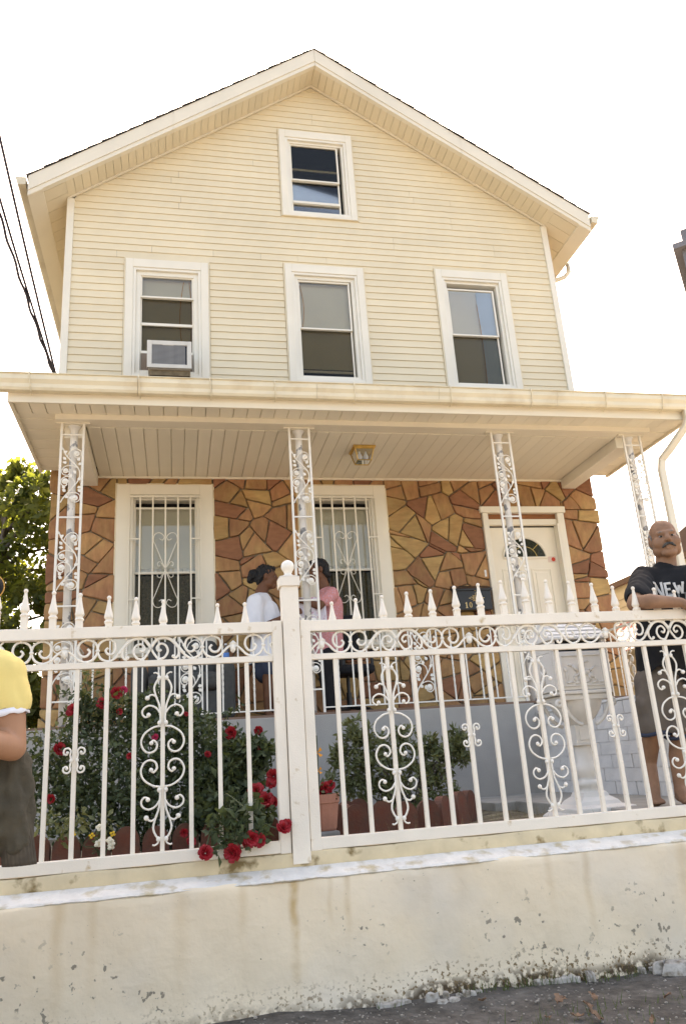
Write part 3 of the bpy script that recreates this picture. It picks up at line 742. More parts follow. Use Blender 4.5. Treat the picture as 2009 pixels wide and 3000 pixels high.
# porch roof: soffit, fascia, shed roof, beam, ceiling boards
pr = node('porch_roof', house)
PX0, PX1 = -1.50, 5.54
m = MB(); m.add([(PX0, 6.88, 3.52), (PX1, 6.88, 3.52), (PX1, 8.83, 4.36), (PX0, 8.83, 4.36), (PX0, 6.88, 3.47), (PX1, 6.88, 3.47), (PX1, 8.83, 3.47), (PX0, 8.83, 3.47)],
                [(0, 1, 2, 3), (4, 7, 6, 5), (0, 4, 5, 1), (1, 5, 6, 2), (2, 6, 7, 3), (3, 7, 4, 0)]); m.build('roof_body', M['fascia'], pr)
m = MB(); m.add([(PX0-.02, 6.85, 3.535), (PX1+.02, 6.85, 3.535), (PX1+.02, 8.79, 4.385), (PX0-.02, 8.79, 4.385), (PX0-.02, 6.85, 3.522), (PX1+.02, 6.85, 3.522), (PX1+.02, 8.79, 4.37), (PX0-.02, 8.79, 4.37)],
                [(0, 1, 2, 3), (4, 7, 6, 5), (0, 4, 5, 1), (1, 5, 6, 2), (2, 6, 7, 3), (3, 7, 4, 0)]); m.build('shingles', M['roof'], pr)
m = MB(); m.box(PX0, PX1, 6.885, 6.915, 3.335, 3.50); m.build('fascia_board', M['fascia'], pr, bevel=.004)
for x0, x1 in ((PX0, PX0+.03), (PX1-.03, PX1)):
    m = MB(); m.box(x0, x1, 6.917, 8.70, 3.345, 3.47); m.build('fascia_board', M['fascia'], pr)
W = .135
def board(x0, x1, y0, y1, z0, name='ceiling_board', mt='ceil'):
    b = MB(); b.prism([(x0+.001, z0+.010), (x0+.006, z0+.001), (x0+.030, z0), (x1-.014, z0-.003), (x1-.003, z0-.003), (x1-.0008, z0+.010), (x1, z0+.03), (x0, z0+.03)], lambda p, q, t: (p, t, q), y0, y1)
    return b
bfm = board(0, W, 6.918, 7.195, 3.372).mesh('overhang_board', M['ceil']); cbm = board(0, W, 7.37, 8.735, 3.315).mesh('ceiling_board', M['ceil'])
x = PX0+.03
while x < PX1-.03-W*.5:
    sc = min(1.0, (PX1-.03-x)/W)
    place('overhang_board', bfm, pr, (x, 0, 0), (0, 0, 0), (sc, 1, 1)); x += W
x = -.86
while x < 4.86:
    sc = min(1.0, (4.86-x)/W); place('ceiling_board', cbm, pr, (x, 0, 0), (0, 0, 0), (sc, 1, 1)); x += W
for x0, x1 in ((PX0+.03, -1.075), (5.07, PX1-.03)):    # side overhang boards run across
    nbd = 12
    for i in range(nbd):
        y0 = 7.2+i*.125; m = MB(); m.box(x0, x1, y0+.003, y0+.122, 3.375-.004*(i % 2), 3.40); m.build('overhang_board', M['ceil'], pr)
m = MB(); m.box(-.87, 4.87, 8.71, 8.74, 3.29, 3.314); m.build('wall_strip', M['fascia'], pr)
m = MB(); m.box(-1.13, 5.21, 7.195, 7.365, 3.318, 3.405); m.build('beam', M['fascia'], pr, bevel=.005)
m = MB(); m.box(-1.13, 5.21, 7.178, 7.193, 3.378, 3.408); m.build('beam_strip', M['fascia'], pr)
for x0, x1 in ((-1.06, -.87), (4.87, 5.06)):
    m = MB(); m.box(x0, x1, 7.367, 8.72, 3.195, 3.34); m.build('side_beam', M['trim'], pr, bevel=.005)
# gutter lengths with straps
gp = [(6.882, 3.565), (6.882, 3.425), (6.80, 3.418), (6.785, 3.44), (6.783, 3.475), (6.758, 3.51), (6.757, 3.545), (6.768, 3.549), (6.768, 3.565), (6.752, 3.567), (6.752, 3.573), (6.775, 3.573), (6.775, 3.555), (6.874, 3.555)]
xs = [-1.58, -.35, .33, 1.35, 2.6, 3.9, 5.62]
for a, b in zip(xs[:-1], xs[1:]):
    m = MB(); m.prism(gp, lambda p, q, t: (t, p, q), a+.0015, b-.0015); m.build('porch_gutter', M['gutter'], pr)
for x in (-1.30, -.34, .315, .93, 1.72, 2.72, 3.60, 4.45, 5.12):
    m = MB(); m.tube([(x, 6.86, 3.58), (x, 6.752, 3.582), (x, 6.742, 3.54), (x+.004, 6.757, 3.50), (x+.008, 6.775, 3.44), (x+.012, 6.80, 3.41), (x+.014, 6.87, 3.40)], .005, 5); m.build('gutter_strap', M['gutter'], pr)
m = MB(); m.box(-1.586, -1.58, 6.755, 6.882, 3.425, 3.57); m.build('gutter_end', M['gutter'], pr)
m = MB()
pts = [(5.44, 6.83, 3.43), (5.44, 6.83, 3.33), (5.42, 6.86, 3.25), (5.31, 7.04, 3.06), (5.255, 7.15, 2.97), (5.24, 7.17, 2.85), (5.24, 7.17, FLZ-.3)]
sq = []
for i, p in enumerate(pts): sq.append(p)
m.tube(sq, .052, 4, flat=1.0, up=(1, .6, .2)); m.build('porch_downspout', M['fascia'], pr, bevel=.012)

# ------------------------------------------------------------------ cast-iron columns and railing
def leaf_plate(m, x, z, a, L, w, y=0):
    c, s = math.cos(a), math.sin(a)
    def q(u, v): return (x+u*c-v*s, z+u*s+v*c)
    pts = [q(0, 0), q(L*.35, w), q(L*.7, w*.7), q(L, 0), q(L*.7, -w*.7), q(L*.35, -w)]
    m.prism(pts, lambda p, r, t: (p, t, r), y-.004, y+.004)
def rosette(m, x, z, r, y=0):
    m.ball((x, y-.004, z), (r, .008, r), 9, 5); m.ball((x-.15*r, y-.011, z+.1*r), (r*.62, .007, r*.62), 8, 4); m.ball((x+.1*r, y-.016, z-.05*r), (r*.3, .005, r*.3), 6, 4)
def scroll_panel():
    m = MB()
    def t2(pts, r=.0052, n=5): m.tube([(p.x, 0, p.y) for p in smooth(pts, n)], r, 6)
    t2([(-.085, 0), (-.06, .05), (.0, .125), (.055, .20), (.078, .26), (.078, .31), (.05, .365), (.0, .42), (-.05, .475), (-.082, .545)], .0062)
    t2([(-.062, .045), (-.02, .085), (.04, .10), (.083, .075), (.085, .03), (.05, .005), (.018, .02), (.018, .05), (.045, .058)])
    t2([(.01, .135), (.035, .18), (.02, .235), (-.035, .262), (-.082, .235), (-.085, .185), (-.05, .165), (-.03, .185)])
    t2([(.06, .35), (.0, .375), (-.06, .36), (-.088, .32), (-.07, .283), (-.03, .275), (-.015, .30), (-.035, .318)])
    t2([(-.04, .465), (-.015, .52), (.035, .548), (.08, .52), (.082, .47), (.05, .45), (.025, .468)])
    for x, z_, r in ((.042, .045, .03), (-.05, .212, .031), (-.05, .318, .027), (.045, .495, .03)): rosette(m, x, z_, r)
    rl = random.Random(1)
    for x, z_, a in ((-.02, .045, 2.4), (.0, .03, 1.2), (.06, .15, .2), (.065, .13, -.6), (-.04, .11, 2.6), (-.055, .135, 2.0), (.06, .225, .7), (.045, .29, 2.2), (.06, .385, .3), (.055, .42, 1.0), (-.04, .40, 3.0), (-.05, .43, 2.3), (-.075, .50, .6), (-.085, .53, 2.0), (.0, .25, 1.6)):
        leaf_plate(m, x, z_, a, .042, .015)
    return m.mesh('scroll_panel', M['iron'], False)
SCP = scroll_panel()
cw = .112
def rail_me(h): m = MB(); m.box(-.0105, .0105, -.0105, .0105, 0, h); return m.mesh('upright', M['iron'])
UPR = rail_me(3.318-FLZ-.022)
RUNG = MB().box(-cw+.0, cw, -.006, .006, -.007, .007).mesh('rung', M['iron'])
PIPE = MB().lathe([(.036, 0), (.036, 2.80), (.05, 2.83), (.06, 2.84), (.06, 2.855)], n=12).mesh('pipe', M['pipe'], True)
PLATE = MB().box(-.16, .16, -.012, .045, -.012, .0).mesh('cap_plate', M['fascia'])
for cx_ in (-.973, 1.233, 3.435, 5.016):
    c = node('porch_column', house); z0 = FLZ+.022
    for s in (-1, 1): place('upright', UPR, c, (cx_+s*(cw-.0105), PF, z0))
    for zr in (3.19, 2.355, 1.515, .675): place('rung', RUNG, c, (cx_, PF, zr))
    for zp in (2.50, 1.66, .82): place('scroll_panel', SCP, c, (cx_, PF, zp))
    place('pipe', PIPE, c, (cx_+.005, PF+.075, z0)); place('cap_plate', PLATE, c, (cx_, PF, 3.317))
# railing between the columns: rails, twisted pickets, scroll panels
def picket_me(h, tw):
    m = MB()
    if not tw: m.box(-.0065, .0065, -.0065, .0065, 0, h)
    else:
        n = 40; rg = []
        for i in range(n+1):
            a = (0 if i < 6 or i > 34 else (i-6)*.55); 
            rg += [( .0092*math.cos(a+k*math.pi/2+math.pi/4), .0092*math.sin(a+k*math.pi/2+math.pi/4), h*i/n) for k in range(4)]
        m.add(rg, [(i*4+k, i*4+(k+1) % 4, (i+1)*4+(k+1) % 4, (i+1)*4+k) for i in range(n) for k in range(4)])
    return m.mesh('picket', M['iron'])
RB, RT = .515, 1.285
PK = [picket_me(RT-RB, False), picket_me(RT-RB, True)]
for xa, xb, pc in ((-.861, 1.121, P(560, 1990, PF).x), (1.345, 3.323, P(1243, 1990, PF).x)):
    rl_ = node('porch_railing', house)
    m = MB(); m.box(xa, xb, PF-.011, PF+.011, RB-.012, RB); m.build('bottom_rail', M['iron'], rl_)
    m = MB(); m.box(xa, xb, PF-.018, PF+.018, RT, RT+.022); m.build('top_rail', M['iron'], rl_)
    n = 14
    for i in range(1, n):
        xx = xa+(xb-xa)*i/n
        if abs(xx-pc) < .10: continue
        place('picket', PK[i % 2], rl_, (xx, PF, RB))
    for s in (-1, 1): place('picket', PK[0], rl_, (pc+s*.10, PF, RB))
    place('scroll_panel', SCP, rl_, (pc, PF, RB+.08), (0, 0, 0), (1, 1, 1.05))
for xs_ in (-.973, 5.016):          # side railings run back to the house
    rl_ = node('porch_railing', house)
    m = MB(); m.box(xs_-.011, xs_+.011, PF+.12, 8.71, RB-.012, RB); m.build('bottom_rail', M['iron'], rl_)
    m = MB(); m.box(xs_-.018, xs_+.018, PF+.12, 8.71, RT, RT+.022); m.build('top_rail', M['iron'], rl_)
    for i in range(1, 11):
        if i in (5, 6): continue
        place('picket', PK[i % 2], rl_, (xs_, PF+.12+i*.128, RB))
    place('scroll_panel', SCP, rl_, (xs_, PF+.83, RB+.08), (0, 0, math.pi/2))

# ------------------------------------------------------------------ things on the house
# ceiling lantern
lx, ly, lz = 2.02, 7.80, 3.313
lan = thing('ceiling_lantern', 'brass framed glass lantern fixed to the porch ceiling', 'lamp', (lx, ly, lz))
def fr4(h, w0, w1): return [(-w0, -w0, 0), (w0, -w0, 0), (w0, w0, 0), (-w0, w0, 0), (-w1, -w1, -h), (w1, -w1, -h), (w1, w1, -h), (-w1, w1, -h)]
m = MB(); m.box(-.125, .125, -.125, .125, -.022, 0); m.box(-.11, .11, -.11, .11, -.034, -.022); m.build('canopy', M['brass'], lan, loc=(lx, ly, lz), bevel=.003)
c8 = [Vector(p)+Vector((0, 0, -.034)) for p in fr4(.125, .105, .075)]
m = MB()
for i in range(4): m.tube([c8[i], c8[i+4]], .0065, 5)
for i in range(4): m.tube([c8[i+4], c8[(i+1) % 4+4]], .0065, 5); m.tube([c8[i], c8[(i+1) % 4]], .005, 5)
m.build('frame', M['brass'], lan, loc=(lx, ly, lz))
for i in range(4):
    m = MB(); m.add([c8[i], c8[(i+1) % 4], c8[(i+1) % 4+4], c8[i+4]], [(0, 1, 2, 3)]); m.build('pane', M['clear'], lan, loc=(lx, ly, lz))
m = MB(); m.add(c8[4:], [(0, 1, 2, 3)]); m.build('pane', M['clear'], lan, loc=(lx, ly, lz))
for s in (-1, 1):
    m = MB(); m.lathe([(.0, 0), (.012, 0), (.013, -.02), (.026, -.05), (.028, -.07), (.018, -.09), (0, -.095)], n=10); m.build('bulb', M['whitep'], lan, loc=(lx+s*.035, ly, lz-.034), smooth=True)

# black wall mailbox with number and emblem
mb = thing('wall_mailbox', 'black wall mailbox with gold number 10 and emblem left of the front door', 'mailbox', (3.44, 8.64, 1.62))
bx0, bx1, by0, by1, bz0, bz1 = 3.225, 3.665, 8.60, 8.735, 1.625, 1.89
m = MB(); m.box(bx0, bx1, by0, by1, bz0, bz1); m.build('body', M['black'], mb, bevel=.008)
m = MB(); m.prism([(by0-.02, bz1-.01), (by1, bz1+.055), (by1, bz1+.0), (by0-.02, bz1-.035)], lambda p, q, t: (t, p, q), bx0-.015, bx1+.015); m.build('lid', M['black'], mb, bevel=.005)
m = MB(); yf = by0-.003; ex_, ez_ = 3.475, 1.765
ring = lambda r1, r2, n=20: [(ex_+r1*math.cos(2*math.pi*i/n), yf, ez_+r2*math.sin(2*math.pi*i/n)) for i in range(n+1)]
m.tube(ring(.045, .034), .0045, 5); m.tube(ring(.03, .02), .003, 4)
for a in (0, 90, 180, 270):
    cx0, cz0 = ex_+.062*math.cos(math.radians(a)), ez_+.048*math.sin(math.radians(a))
    m.tube([(cx0+.016*math.cos(2*math.pi*i/10), yf, cz0+.014*math.sin(2*math.pi*i/10)) for i in range(11)], .0035, 4)
for a in (45, 135, 225, 315):
    m.tube([(ex_+.05*math.cos(math.radians(a)), yf, ez_+.036*math.sin(math.radians(a))), (ex_+.066*math.cos(math.radians(a)), yf, ez_+.05*math.sin(math.radians(a)))], .005, 5)
m.tube([(ex_+.08, yf, ez_), (ex_+.098, yf, ez_)], .004, 4); m.tube([(ex_-.08, yf, ez_), (ex_-.098, yf, ez_)], .004, 4)
for i in (-1, 0, 1): m.box(ex_+i*.011-.004, ex_+i*.011+.004, yf-.003, yf+.003, ez_-.009, ez_+.009)
m.build('emblem', M['gold'], mb)
m = MB(); nz0 = 1.655
m.box(3.335, 3.347, yf-.002, yf+.003, nz0, nz0+.062); m.box(3.327, 3.355, yf-.002, yf+.003, nz0-.006, nz0); m.add([(3.335, yf-.002, nz0+.062), (3.326, yf-.002, nz0+.05), (3.326, yf-.002, nz0+.042), (3.335, yf-.002, nz0+.05)], [(0, 1, 2, 3)])
m.tube([(3.392+.014*math.cos(2*math.pi*i/14), yf, nz0+.029+.03*math.sin(2*math.pi*i/14)) for i in range(15)], .0055, 5)
m.build('number', M['gold'], mb)
m = MB(); m.lathe([(0, 0), (.008, 0), (.008, .004), (0, .005)], n=8); place('lock', m.mesh('lock', M['gold']), mb, (3.465, by0-.001, 1.857), (math.pi/2, 0, 0))
# door bell
m = MB(); m.box(3.664, 3.692, 8.715, 8.735, 2.05, 2.135); m.box(3.671, 3.685, 8.708, 8.716, 2.075, 2.105)
tag(m.build('door_bell', M['whitep'], bevel=.004), 'small white door bell on the stone left of the front door', 'door bell')

# window air conditioner
ac = thing('air_conditioner', 'beige window air conditioner sticking out of the left upper window', 'air conditioner', (-.07, 8.6, 4.60))
ax0, ax1, ay0, az0, az1 = -.335, .185, 8.47, 4.60, 4.965
m = MB(); m.box(ax0+.012, ax1-.012, ay0+.03, 8.95, az0-.005, az1-.02); m.build('casing', M['acw'], ac, bevel=.006)
m = MB(); frame_rect(m, ax0, ax1, az0, az1, .055, ay0, ay0+.035, .05); m.box(ax0+.18, ax0+.31, ay0+.0, ay0+.03, az1-.063, az1-.054); m.build('front_frame', M['acw'], ac, bevel=.008)
m = MB(); m.box(ax0+.05, ax1-.05, ay0+.025, ay0+.029, az0+.04, az1-.05); m.build('grille_back', M['black'], ac)
n = 17
SLAT = MB().box(ax0+.054, ax1-.075, ay0+.004, ay0+.022, -.0045, .0045).mesh('slat', M['acg'])
for i in range(n): place('slat', SLAT, ac, (0, 0, az0+.056+(az1-az0-.118)*i/(n-1)))
m = MB(); m.box(ax0+.03, ax1-.02, ay0+.05, 8.9, az0-.075, az0-.006); m.build('base_pan', mat('rusty_pan', (.20, .15, .09), .8, .3, 20), ac)
m = MB(); m.box(-.16, .13, 8.62, 8.80, 4.475, 4.52); m.box(-.42, .2, 8.70, 8.84, 4.44, 4.474); m.build('wood_support', M['orange'], ac)
m = MB(); m.box(ax0-.085, ax0-.004, 8.83, 8.85, 4.6, 4.985); m.box(ax1+.002, ax1+.02, 8.83, 8.85, 4.6, 4.985); m.build('side_curtain', mat('ac_side_panel', (.20, .15, .11), .8, .25, 10, stretch=(20, 1, 1)), ac)
from mathutils import noise as mnoise
# ------------------------------------------------------------------ retaining wall in front
rw = thing('retaining_wall', 'stained cream plastered low wall with a white ledge under the iron fence', 'wall', (1, F-.1, GZ))
LZ = -.468; WY = F-.135
nz_ = np.random.default_rng(2)
def lump(x, z): return .006*math.sin(3.1*x+1.3*z)+.005*math.sin(7.7*x-5*z+1)+.004*math.sin(13*x+9*z)+.003*math.sin(29*x+2)*math.cos(23*z)
xs = [-3.2+.045*i for i in range(204)]; zs = [GZ-.06]+[GZ+.02+.045*i for i in range(13)]
vv = []
for z_ in zs:
    for x in xs:
        fl = max(0, (GZ+.10-z_))*.25
        vv.append((x, WY+lump(x, z_)-fl*.6-(.012 if z_ > LZ-.06 else 0)*0, min(z_, -.525)))
nr = len(zs)
for (dy, dz) in ((.006, -.508),):
    for x in xs: vv.append((x, WY+dy+lump(x, LZ), dz+.006*math.sin(9*x)+.004*math.sin(31*x)))
for x in xs: vv.append((x, F+.07, -.50))
for x in xs: vv.append((x, F+.07, GZ-.06))
m = MB(); nx = len(xs)
m.add(vv, [(j*nx+i, j*nx+i+1, (j+1)*nx+i+1, (j+1)*nx+i) for j in range(nr+2) for i in range(nx-1)])
m.build('wall_body', M['wall'], rw, smooth=True)
m = MB(); vv = []
xf = [-3.2+.012*i for i in range(765)]; nxf = len(xf)
for (y, zf) in ((WY+.002, -.516), (WY-.004, -.510), (WY+.004, -.500), (WY+.03, -.490), (WY+.065, -.478), (F-.04, -.466), (F+.03, -.462)):
    for x in xf:
        q = mnoise.noise(Vector((x*7, 3, 0)))*.5+mnoise.noise(Vector((x*26, 9, 0)))*.4+mnoise.noise(Vector((x*70, 1, 0)))*.25
        e = mnoise.noise(Vector((x*14, y*40, 5)))+.6*mnoise.noise(Vector((x*45, y*90, 2)))
        vv.append((x, y+lump(x, 0)*.45+.0012*e, zf+(.007*q if zf < -.505 else .0012*e)))
m.add(vv, [(j*nxf+i, j*nxf+i+1, (j+1)*nxf+i+1, (j+1)*nxf+i) for j in range(6) for i in range(nxf-1)])
m.build('ledge', M['ledge'], rw, smooth=False)
m = MB(); vv = []
for (y, z_) in ((F-.032, LZ+.0), (F-.034, -.408), (F-.026, -.401), (F+.05, -.401)):
    for x in xs: vv.append((x, y+lump(x, 1)*.4, z_+(0 if z_ < -.45 else .003*math.sin(11*x))))
m.add(vv, [(j*nx+i, j*nx+i+1, (j+1)*nx+i+1, (j+1)*nx+i) for j in range(3) for i in range(nx-1)])
m.build('fence_kerb', M['kerb'], rw, smooth=True)
# broken plaster chips along the foot
rc = random.Random(11)
def chunk(m, c, sx, sy, sz, rr):
    n = 9; top = [(c[0]+sx*math.cos(2*math.pi*k/n)*rr.uniform(.7, 1.15), c[1]+sy*math.sin(2*math.pi*k/n)*rr.uniform(.7, 1.15)) for k in range(n)]
    vs_ = [(x, y, c[2]) for x, y in top]+[(c[0]+(x-c[0])*.8, c[1]+(y-c[1])*.8, c[2]+sz*rr.uniform(.7, 1.2)) for x, y in top]
    m.add(vs_, [tuple(range(n))[::-1], tuple(range(n, 2*n))]+[(k, (k+1) % n, n+(k+1) % n, n+k) for k in range(n)])
x = .55
def chip(m, x0, L_, y0, h):
    n = 9; top = []; 
    for i in range(n+1):
        t = i/n; w = (.018+.010*rc.random())*math.sin(math.pi*(.08+.84*t))**.5; hh = h*(.5+.7*rc.random())*math.sin(math.pi*(.1+.8*t))**.5; yy = y0+.008*math.sin(7*t+x0*9)
        top += [(x0+L_*t, yy-w, GZ-.015), (x0+L_*t, yy-w*.8, GZ+hh*.7), (x0+L_*t+rc.uniform(-.002, .002), yy-w*.2, GZ+hh), (x0+L_*t, yy+w, GZ+hh*.8), (x0+L_*t, yy+w, GZ-.015)]
    m.add(top, [(i*5+k, (i+1)*5+k, (i+1)*5+k+1, i*5+k+1) for i in range(n) for k in range(4)]+[(0, 1, 2, 3, 4), tuple(n*5+k for k in range(5))[::-1]])
while x < 3.25:
    L_ = rc.uniform(.03, .20)
    if rc.random() < min(.62, .1+x*.25):
        m = MB(); chip(m, x, L_, WY-.03-rc.uniform(0, .014), rc.uniform(.012, .030)); m.build('plaster_chip', M['plaster'], rw)
    x += L_+rc.uniform(.0, .035)

# ------------------------------------------------------------------ iron fence
TR0, TR1 = .698, .757; MR0, MR1 = .546, .577; BR0, BR1 = -.398, -.343
PCX, PW = .607, .045
post = thing('fence_post', 'square ivory fence post with ball finial between the two fence panels', 'post', (PCX, F, LZ))
m = MB(); m.box(PCX-PW, PCX+PW, F-.045, F+.045, LZ+.015, .99); m.build('shaft', M['fence'], post, bevel=.003)
m = MB(); m.box(PCX-PW-.011, PCX+PW+.011, F-.056, F+.056, .945, 1.0); m.add([(PCX-.056, F-.056, 1.0), (PCX+.056, F-.056, 1.0), (PCX+.056, F+.056, 1.0), (PCX-.056, F+.056, 1.0), (PCX-.024, F-.024, 1.012), (PCX+.024, F-.024, 1.012), (PCX+.024, F+.024, 1.012), (PCX-.024, F+.024, 1.012)], [(0, 1, 5, 4), (1, 2, 6, 5), (2, 3, 7, 6), (3, 0, 4, 7), (4, 5, 6, 7)]); m.build('cap', M['fence'], post, bevel=.004)
m = MB(); m.lathe([(.026, 0), (.028, .008), (.02, .014), (.02, .02), (.024, .024)]+[(.037*math.sin(math.radians(a)), .058-.037*math.cos(math.radians(a))) for a in range(40, 181, 14)]+[(.001, .095)], (PCX, F, 1.008), 18); m.build('ball', M['iron'], post, smooth=True)

def finial_me():
    m = MB(); q = math.pi/4
    m.lathe([(.0235, -.004), (.0235, .004), (.019, .008), (.016, .012), (.018, .017), (.023, .022), (.0245, .03), (.021, .045), (.014, .075), (.009, .105), (.0075, .118), (.0075, .121)], n=8, rot=math.pi/8)
    m.ball((0, 0, .130), (.0115, .0115, .0125), 9, 6)
    return m.mesh('finial', M['fence'], True)
FIN = finial_me()
def big_orn():
    m = MB()
    for sx in (-1, 1):
        for sz in (-1, 1):
            def t2(pts, r=.0051, n=5):
                q = [(sx*p.x, -.004, sz*p.y) for p in smooth(pts, n)]; m.tube(q, r, 6)
            t2([(.011, .150), (.05, .142), (.092, .112), (.107, .070), (.092, .032), (.064, .018), (.036, .030), (.028, .058), (.044, .078), (.058, .070)], .0053)
            m.ball((sx*.056, -.005, sz*.066), .011, 8, 6)
            m.ball((sx*.016, -.004, sz*.165), (.011, .011, .013), 8, 6)
            t2([(.012, .165), (.012, .20), (.018, .255), (.036, .305), (.044, .345), (.032, .378), (.016, .397)], .0053)
            m.ball((sx*.019, -.004, sz*.397), (.011, .01, .013), 8, 6)
            t2([(.018, .402), (.022, .415), (.036, .424), (.048, .422)], .0042)
            t2([(.014, .215), (.035, .243), (.068, .255), (.097, .240), (.103, .215), (.088, .197), (.068, .203)], .0051)
            m.ball((sx*.071, -.005, sz*.208), .0115, 8, 6)
            t2([(.024, .272), (.034, .298), (.055, .310), (.075, .300)], .0051)
            m.ball((sx*.078, -.005, sz*.294), .0125, 8, 6)
    return m.mesh('scroll_ornament', M['iron'], True)
def small_orn():
    m = MB()
    for sx in (-1, 1):
        for sz in (-1, 1):
            q = smooth([(.012, 0), (.018, .025), (.016, .045), (.028, .058), (.046, .052), (.048, .034), (.034, .028), (.029, .038)], 5)
            m.tube([(sx*p.x, -.004, sz*p.y) for p in q], .0046, 6); m.ball((sx*.032, -.005, sz*.037), .008, 7, 5)
        m.ball((sx*.014, -.004, 0), (.009, .008, .011), 7, 5)
    return m.mesh('butterfly_scroll', M['iron'], True)
BIG, SMALL = big_orn(), small_orn()
def band_me(half=None):
    m = MB()
    def t2(pts, sx, r=.0062, n=5): m.tube([(sx*p.x, -.002, p.y) for p in smooth(pts, n)], r, 6)
    for sx in (-1, 1):
        t2([(0, .012), (.035, -.012), (.070, -.045), (.106, -.056), (.142, -.040), (.160, -.002), (.150, .036), (.112, .055), (.074, .040), (.064, .005), (.080, -.024), (.106, -.026), (.122, -.006), (.110, .010)], sx)
        t2([(.300, .030), (.262, -.024), (.238, -.046), (.212, -.056), (.176, -.040), (.160, -.002), (.170, .036), (.208, .055), (.240, .042), (.250, .008), (.236, -.018), (.212, -.020), (.200, -.002), (.212, .012)], sx)
        t2([(.262, -.024), (.290, .012), (.320, .042), (.355, .054), (.390, .048), (.414, .022), (.4245, .004)], sx, .009)
        t2([(.4245, .004), (.405, -.030), (.384, -.052), (.354, -.045), (.338, -.014), (.350, .016), (.376, .024), (.394, .004), (.384, -.014), (.370, -.006)], sx, .006)
        t2([(.284, .002), (.282, -.030), (.296, -.050), (.312, -.044)], sx, .006); m.ball((sx*.310, -.003, -.042), .009, 6, 5)
        t2([(.318, .040), (.300, .052), (.298, .064)], sx, .005); t2([(.396, .046), (.404, .058)], sx, .005)
        for bx, bz in ((.108, -.058), (.212, -.058), (.382, -.056), (.160, -.001), (.110, .056), (.210, .056)): m.ball((sx*bx, -.003, bz), (.012, .010, .009), 7, 5)
    m.prism([(-.016, .014), (.016, .014), (.013, -.024), (.004, -.034), (-.004, -.034), (-.013, -.024)], lambda p, q, t: (p, t, q), -.010, .008)
    m.prism([(-.022, .010), (0, .028), (.022, .010)], lambda p, q, t: (p, t, q), -.012, .010)
    for bx in (-.4245, .4245): m.ball((bx, -.003, .003), (.010, .010, .016), 7, 5)
    return m.mesh('scroll_band', M['iron'], True)
BAND = band_me()
BAR = MB().box(-.0105, .0105, -.0105, .0105, BR1, MR0).mesh('picket', M['fence'])
def panel(name, label, xa, xb, tips, bigs, smalls, peaks, stiles):
    t = thing(name, label, 'fence', ((xa+xb)/2, F, BR0), 'white iron fence panels on the low wall')
    m = MB(); m.box(xa, xb, F-.028, F+.028, TR0, TR1); m.build('top_rail', M['fence'], t, bevel=.003)
    m = MB(); m.box(xa+.0, xb, F-.017, F+.017, MR0, MR1); m.build('mid_rail', M['fence'], t, bevel=.002)
    m = MB(); m.box(xa, xb, F-.027, F+.027, BR0, BR1); m.build('bottom_rail', M['fence'], t, bevel=.003)
    for a, b in stiles:
        m = MB(); m.box(a, b, F-.0305, F+.0305, BR0-.003, TR1+.003); m.build('stile', M['fence'], t, bevel=.003)
    for (tx, ty) in tips:
        q = P(tx, ty, F); h = q.z
        if xa+.02 < q.x < xb-.02:
            pk_ = place('picket', BAR, t, (q.x, F, 0))
            hb = h-.1425
            u = MB(); u.box(-.0165, .0165, -.0165, .0165, TR1, max(hb, TR1+.02)); 
            o = u.build('picket_head', M['fence'], pk_, bevel=.002, loc=(q.x, F, 0)); place('finial', FIN, pk_, (q.x, F, hb))
    for tx in bigs: place('scroll_ornament', BIG, t, (P(*tx, F).x, F-.012, .100), (0, 0, 0), (.98, 1, .97))
    for tx in smalls: place('butterfly_scroll', SMALL, t, (P(*tx, F).x, F-.012, .105))
    for pxx in peaks: place('scroll_band', BAND, t, (pxx, F, (TR0+MR1)/2), (0, 0, 0), (1, 1, 1.02))
    return t
tipsL = [(-168, 1712), (-84, 1714), (-3, 1716), (78, 1725), (160, 1731), (237, 1737), (321, 1745), (400, 1749), (479, 1756), (557, 1761), (637, 1767), (717, 1764)]
tipsR = [(970.5, 1762), (1040.6, 1752), (1117, 1743), (1189, 1733), (1259, 1726), (1328.5, 1716), (1398, 1708), (1464, 1700), (1529, 1693), (1596, 1698), (1662, 1702), (1729, 1707), (1791, 1716), (1851, 1718), (1912, 1721), (1971, 1728), (2028, 1735), (2085, 1742)]
pkL = P(192, 1890, F).x; pkR = P(1374, 1880, F).x
panel('iron_fence', 'white iron fence panel left of the ball-topped post, roses growing through it', -2.4, PCX-PW-.004, tipsL, [(479, 1756)], [(237, 1737)], [pkL-.849, pkL, pkL+.849-.10+.10] if False else [pkL-.849, pkL], [(PCX-PW-.058, PCX-PW-.004), (-2.4, -2.35)])
panel('iron_fence', 'white iron fence panel right of the ball-topped post, man leaning on it', PCX+PW+.004, 3.6, tipsR, [(1117, 1743), (1529, 1693), (1912, 1721)], [(1328.5, 1716), (1729, 1707)], [pkR, pkR+.849, pkR+1.698], [(PCX+PW+.004, PCX+PW+.058), (3.55, 3.6)])
# half bands next to the post (the motif is cut by the stiles)
def half_band(parent, x, side):
    src = BAND.copy(); bm = bmesh.new(); bm.from_mesh(src)
    lim = (PCX-PW-.058-x) if side < 0 else (PCX+PW+.058-x)
    g = bm.verts[:]+bm.edges[:]+bm.faces[:]
    bmesh.ops.bisect_plane(bm, geom=g, plane_co=(lim, 0, 0), plane_no=(1 if side < 0 else -1, 0, 0), clear_outer=True)
    bm.to_mesh(src); bm.free(); place('scroll_band', src, parent, (x, F, (TR0+MR1)/2), (0, 0, 0), (1, 1, 1.02))
fpL, fpR = bpy.data.objects['iron_fence'], bpy.data.objects['iron_fence.001']
half_band(fpL, pkL+.849, -1); half_band(fpR, pkR-.849, 1)
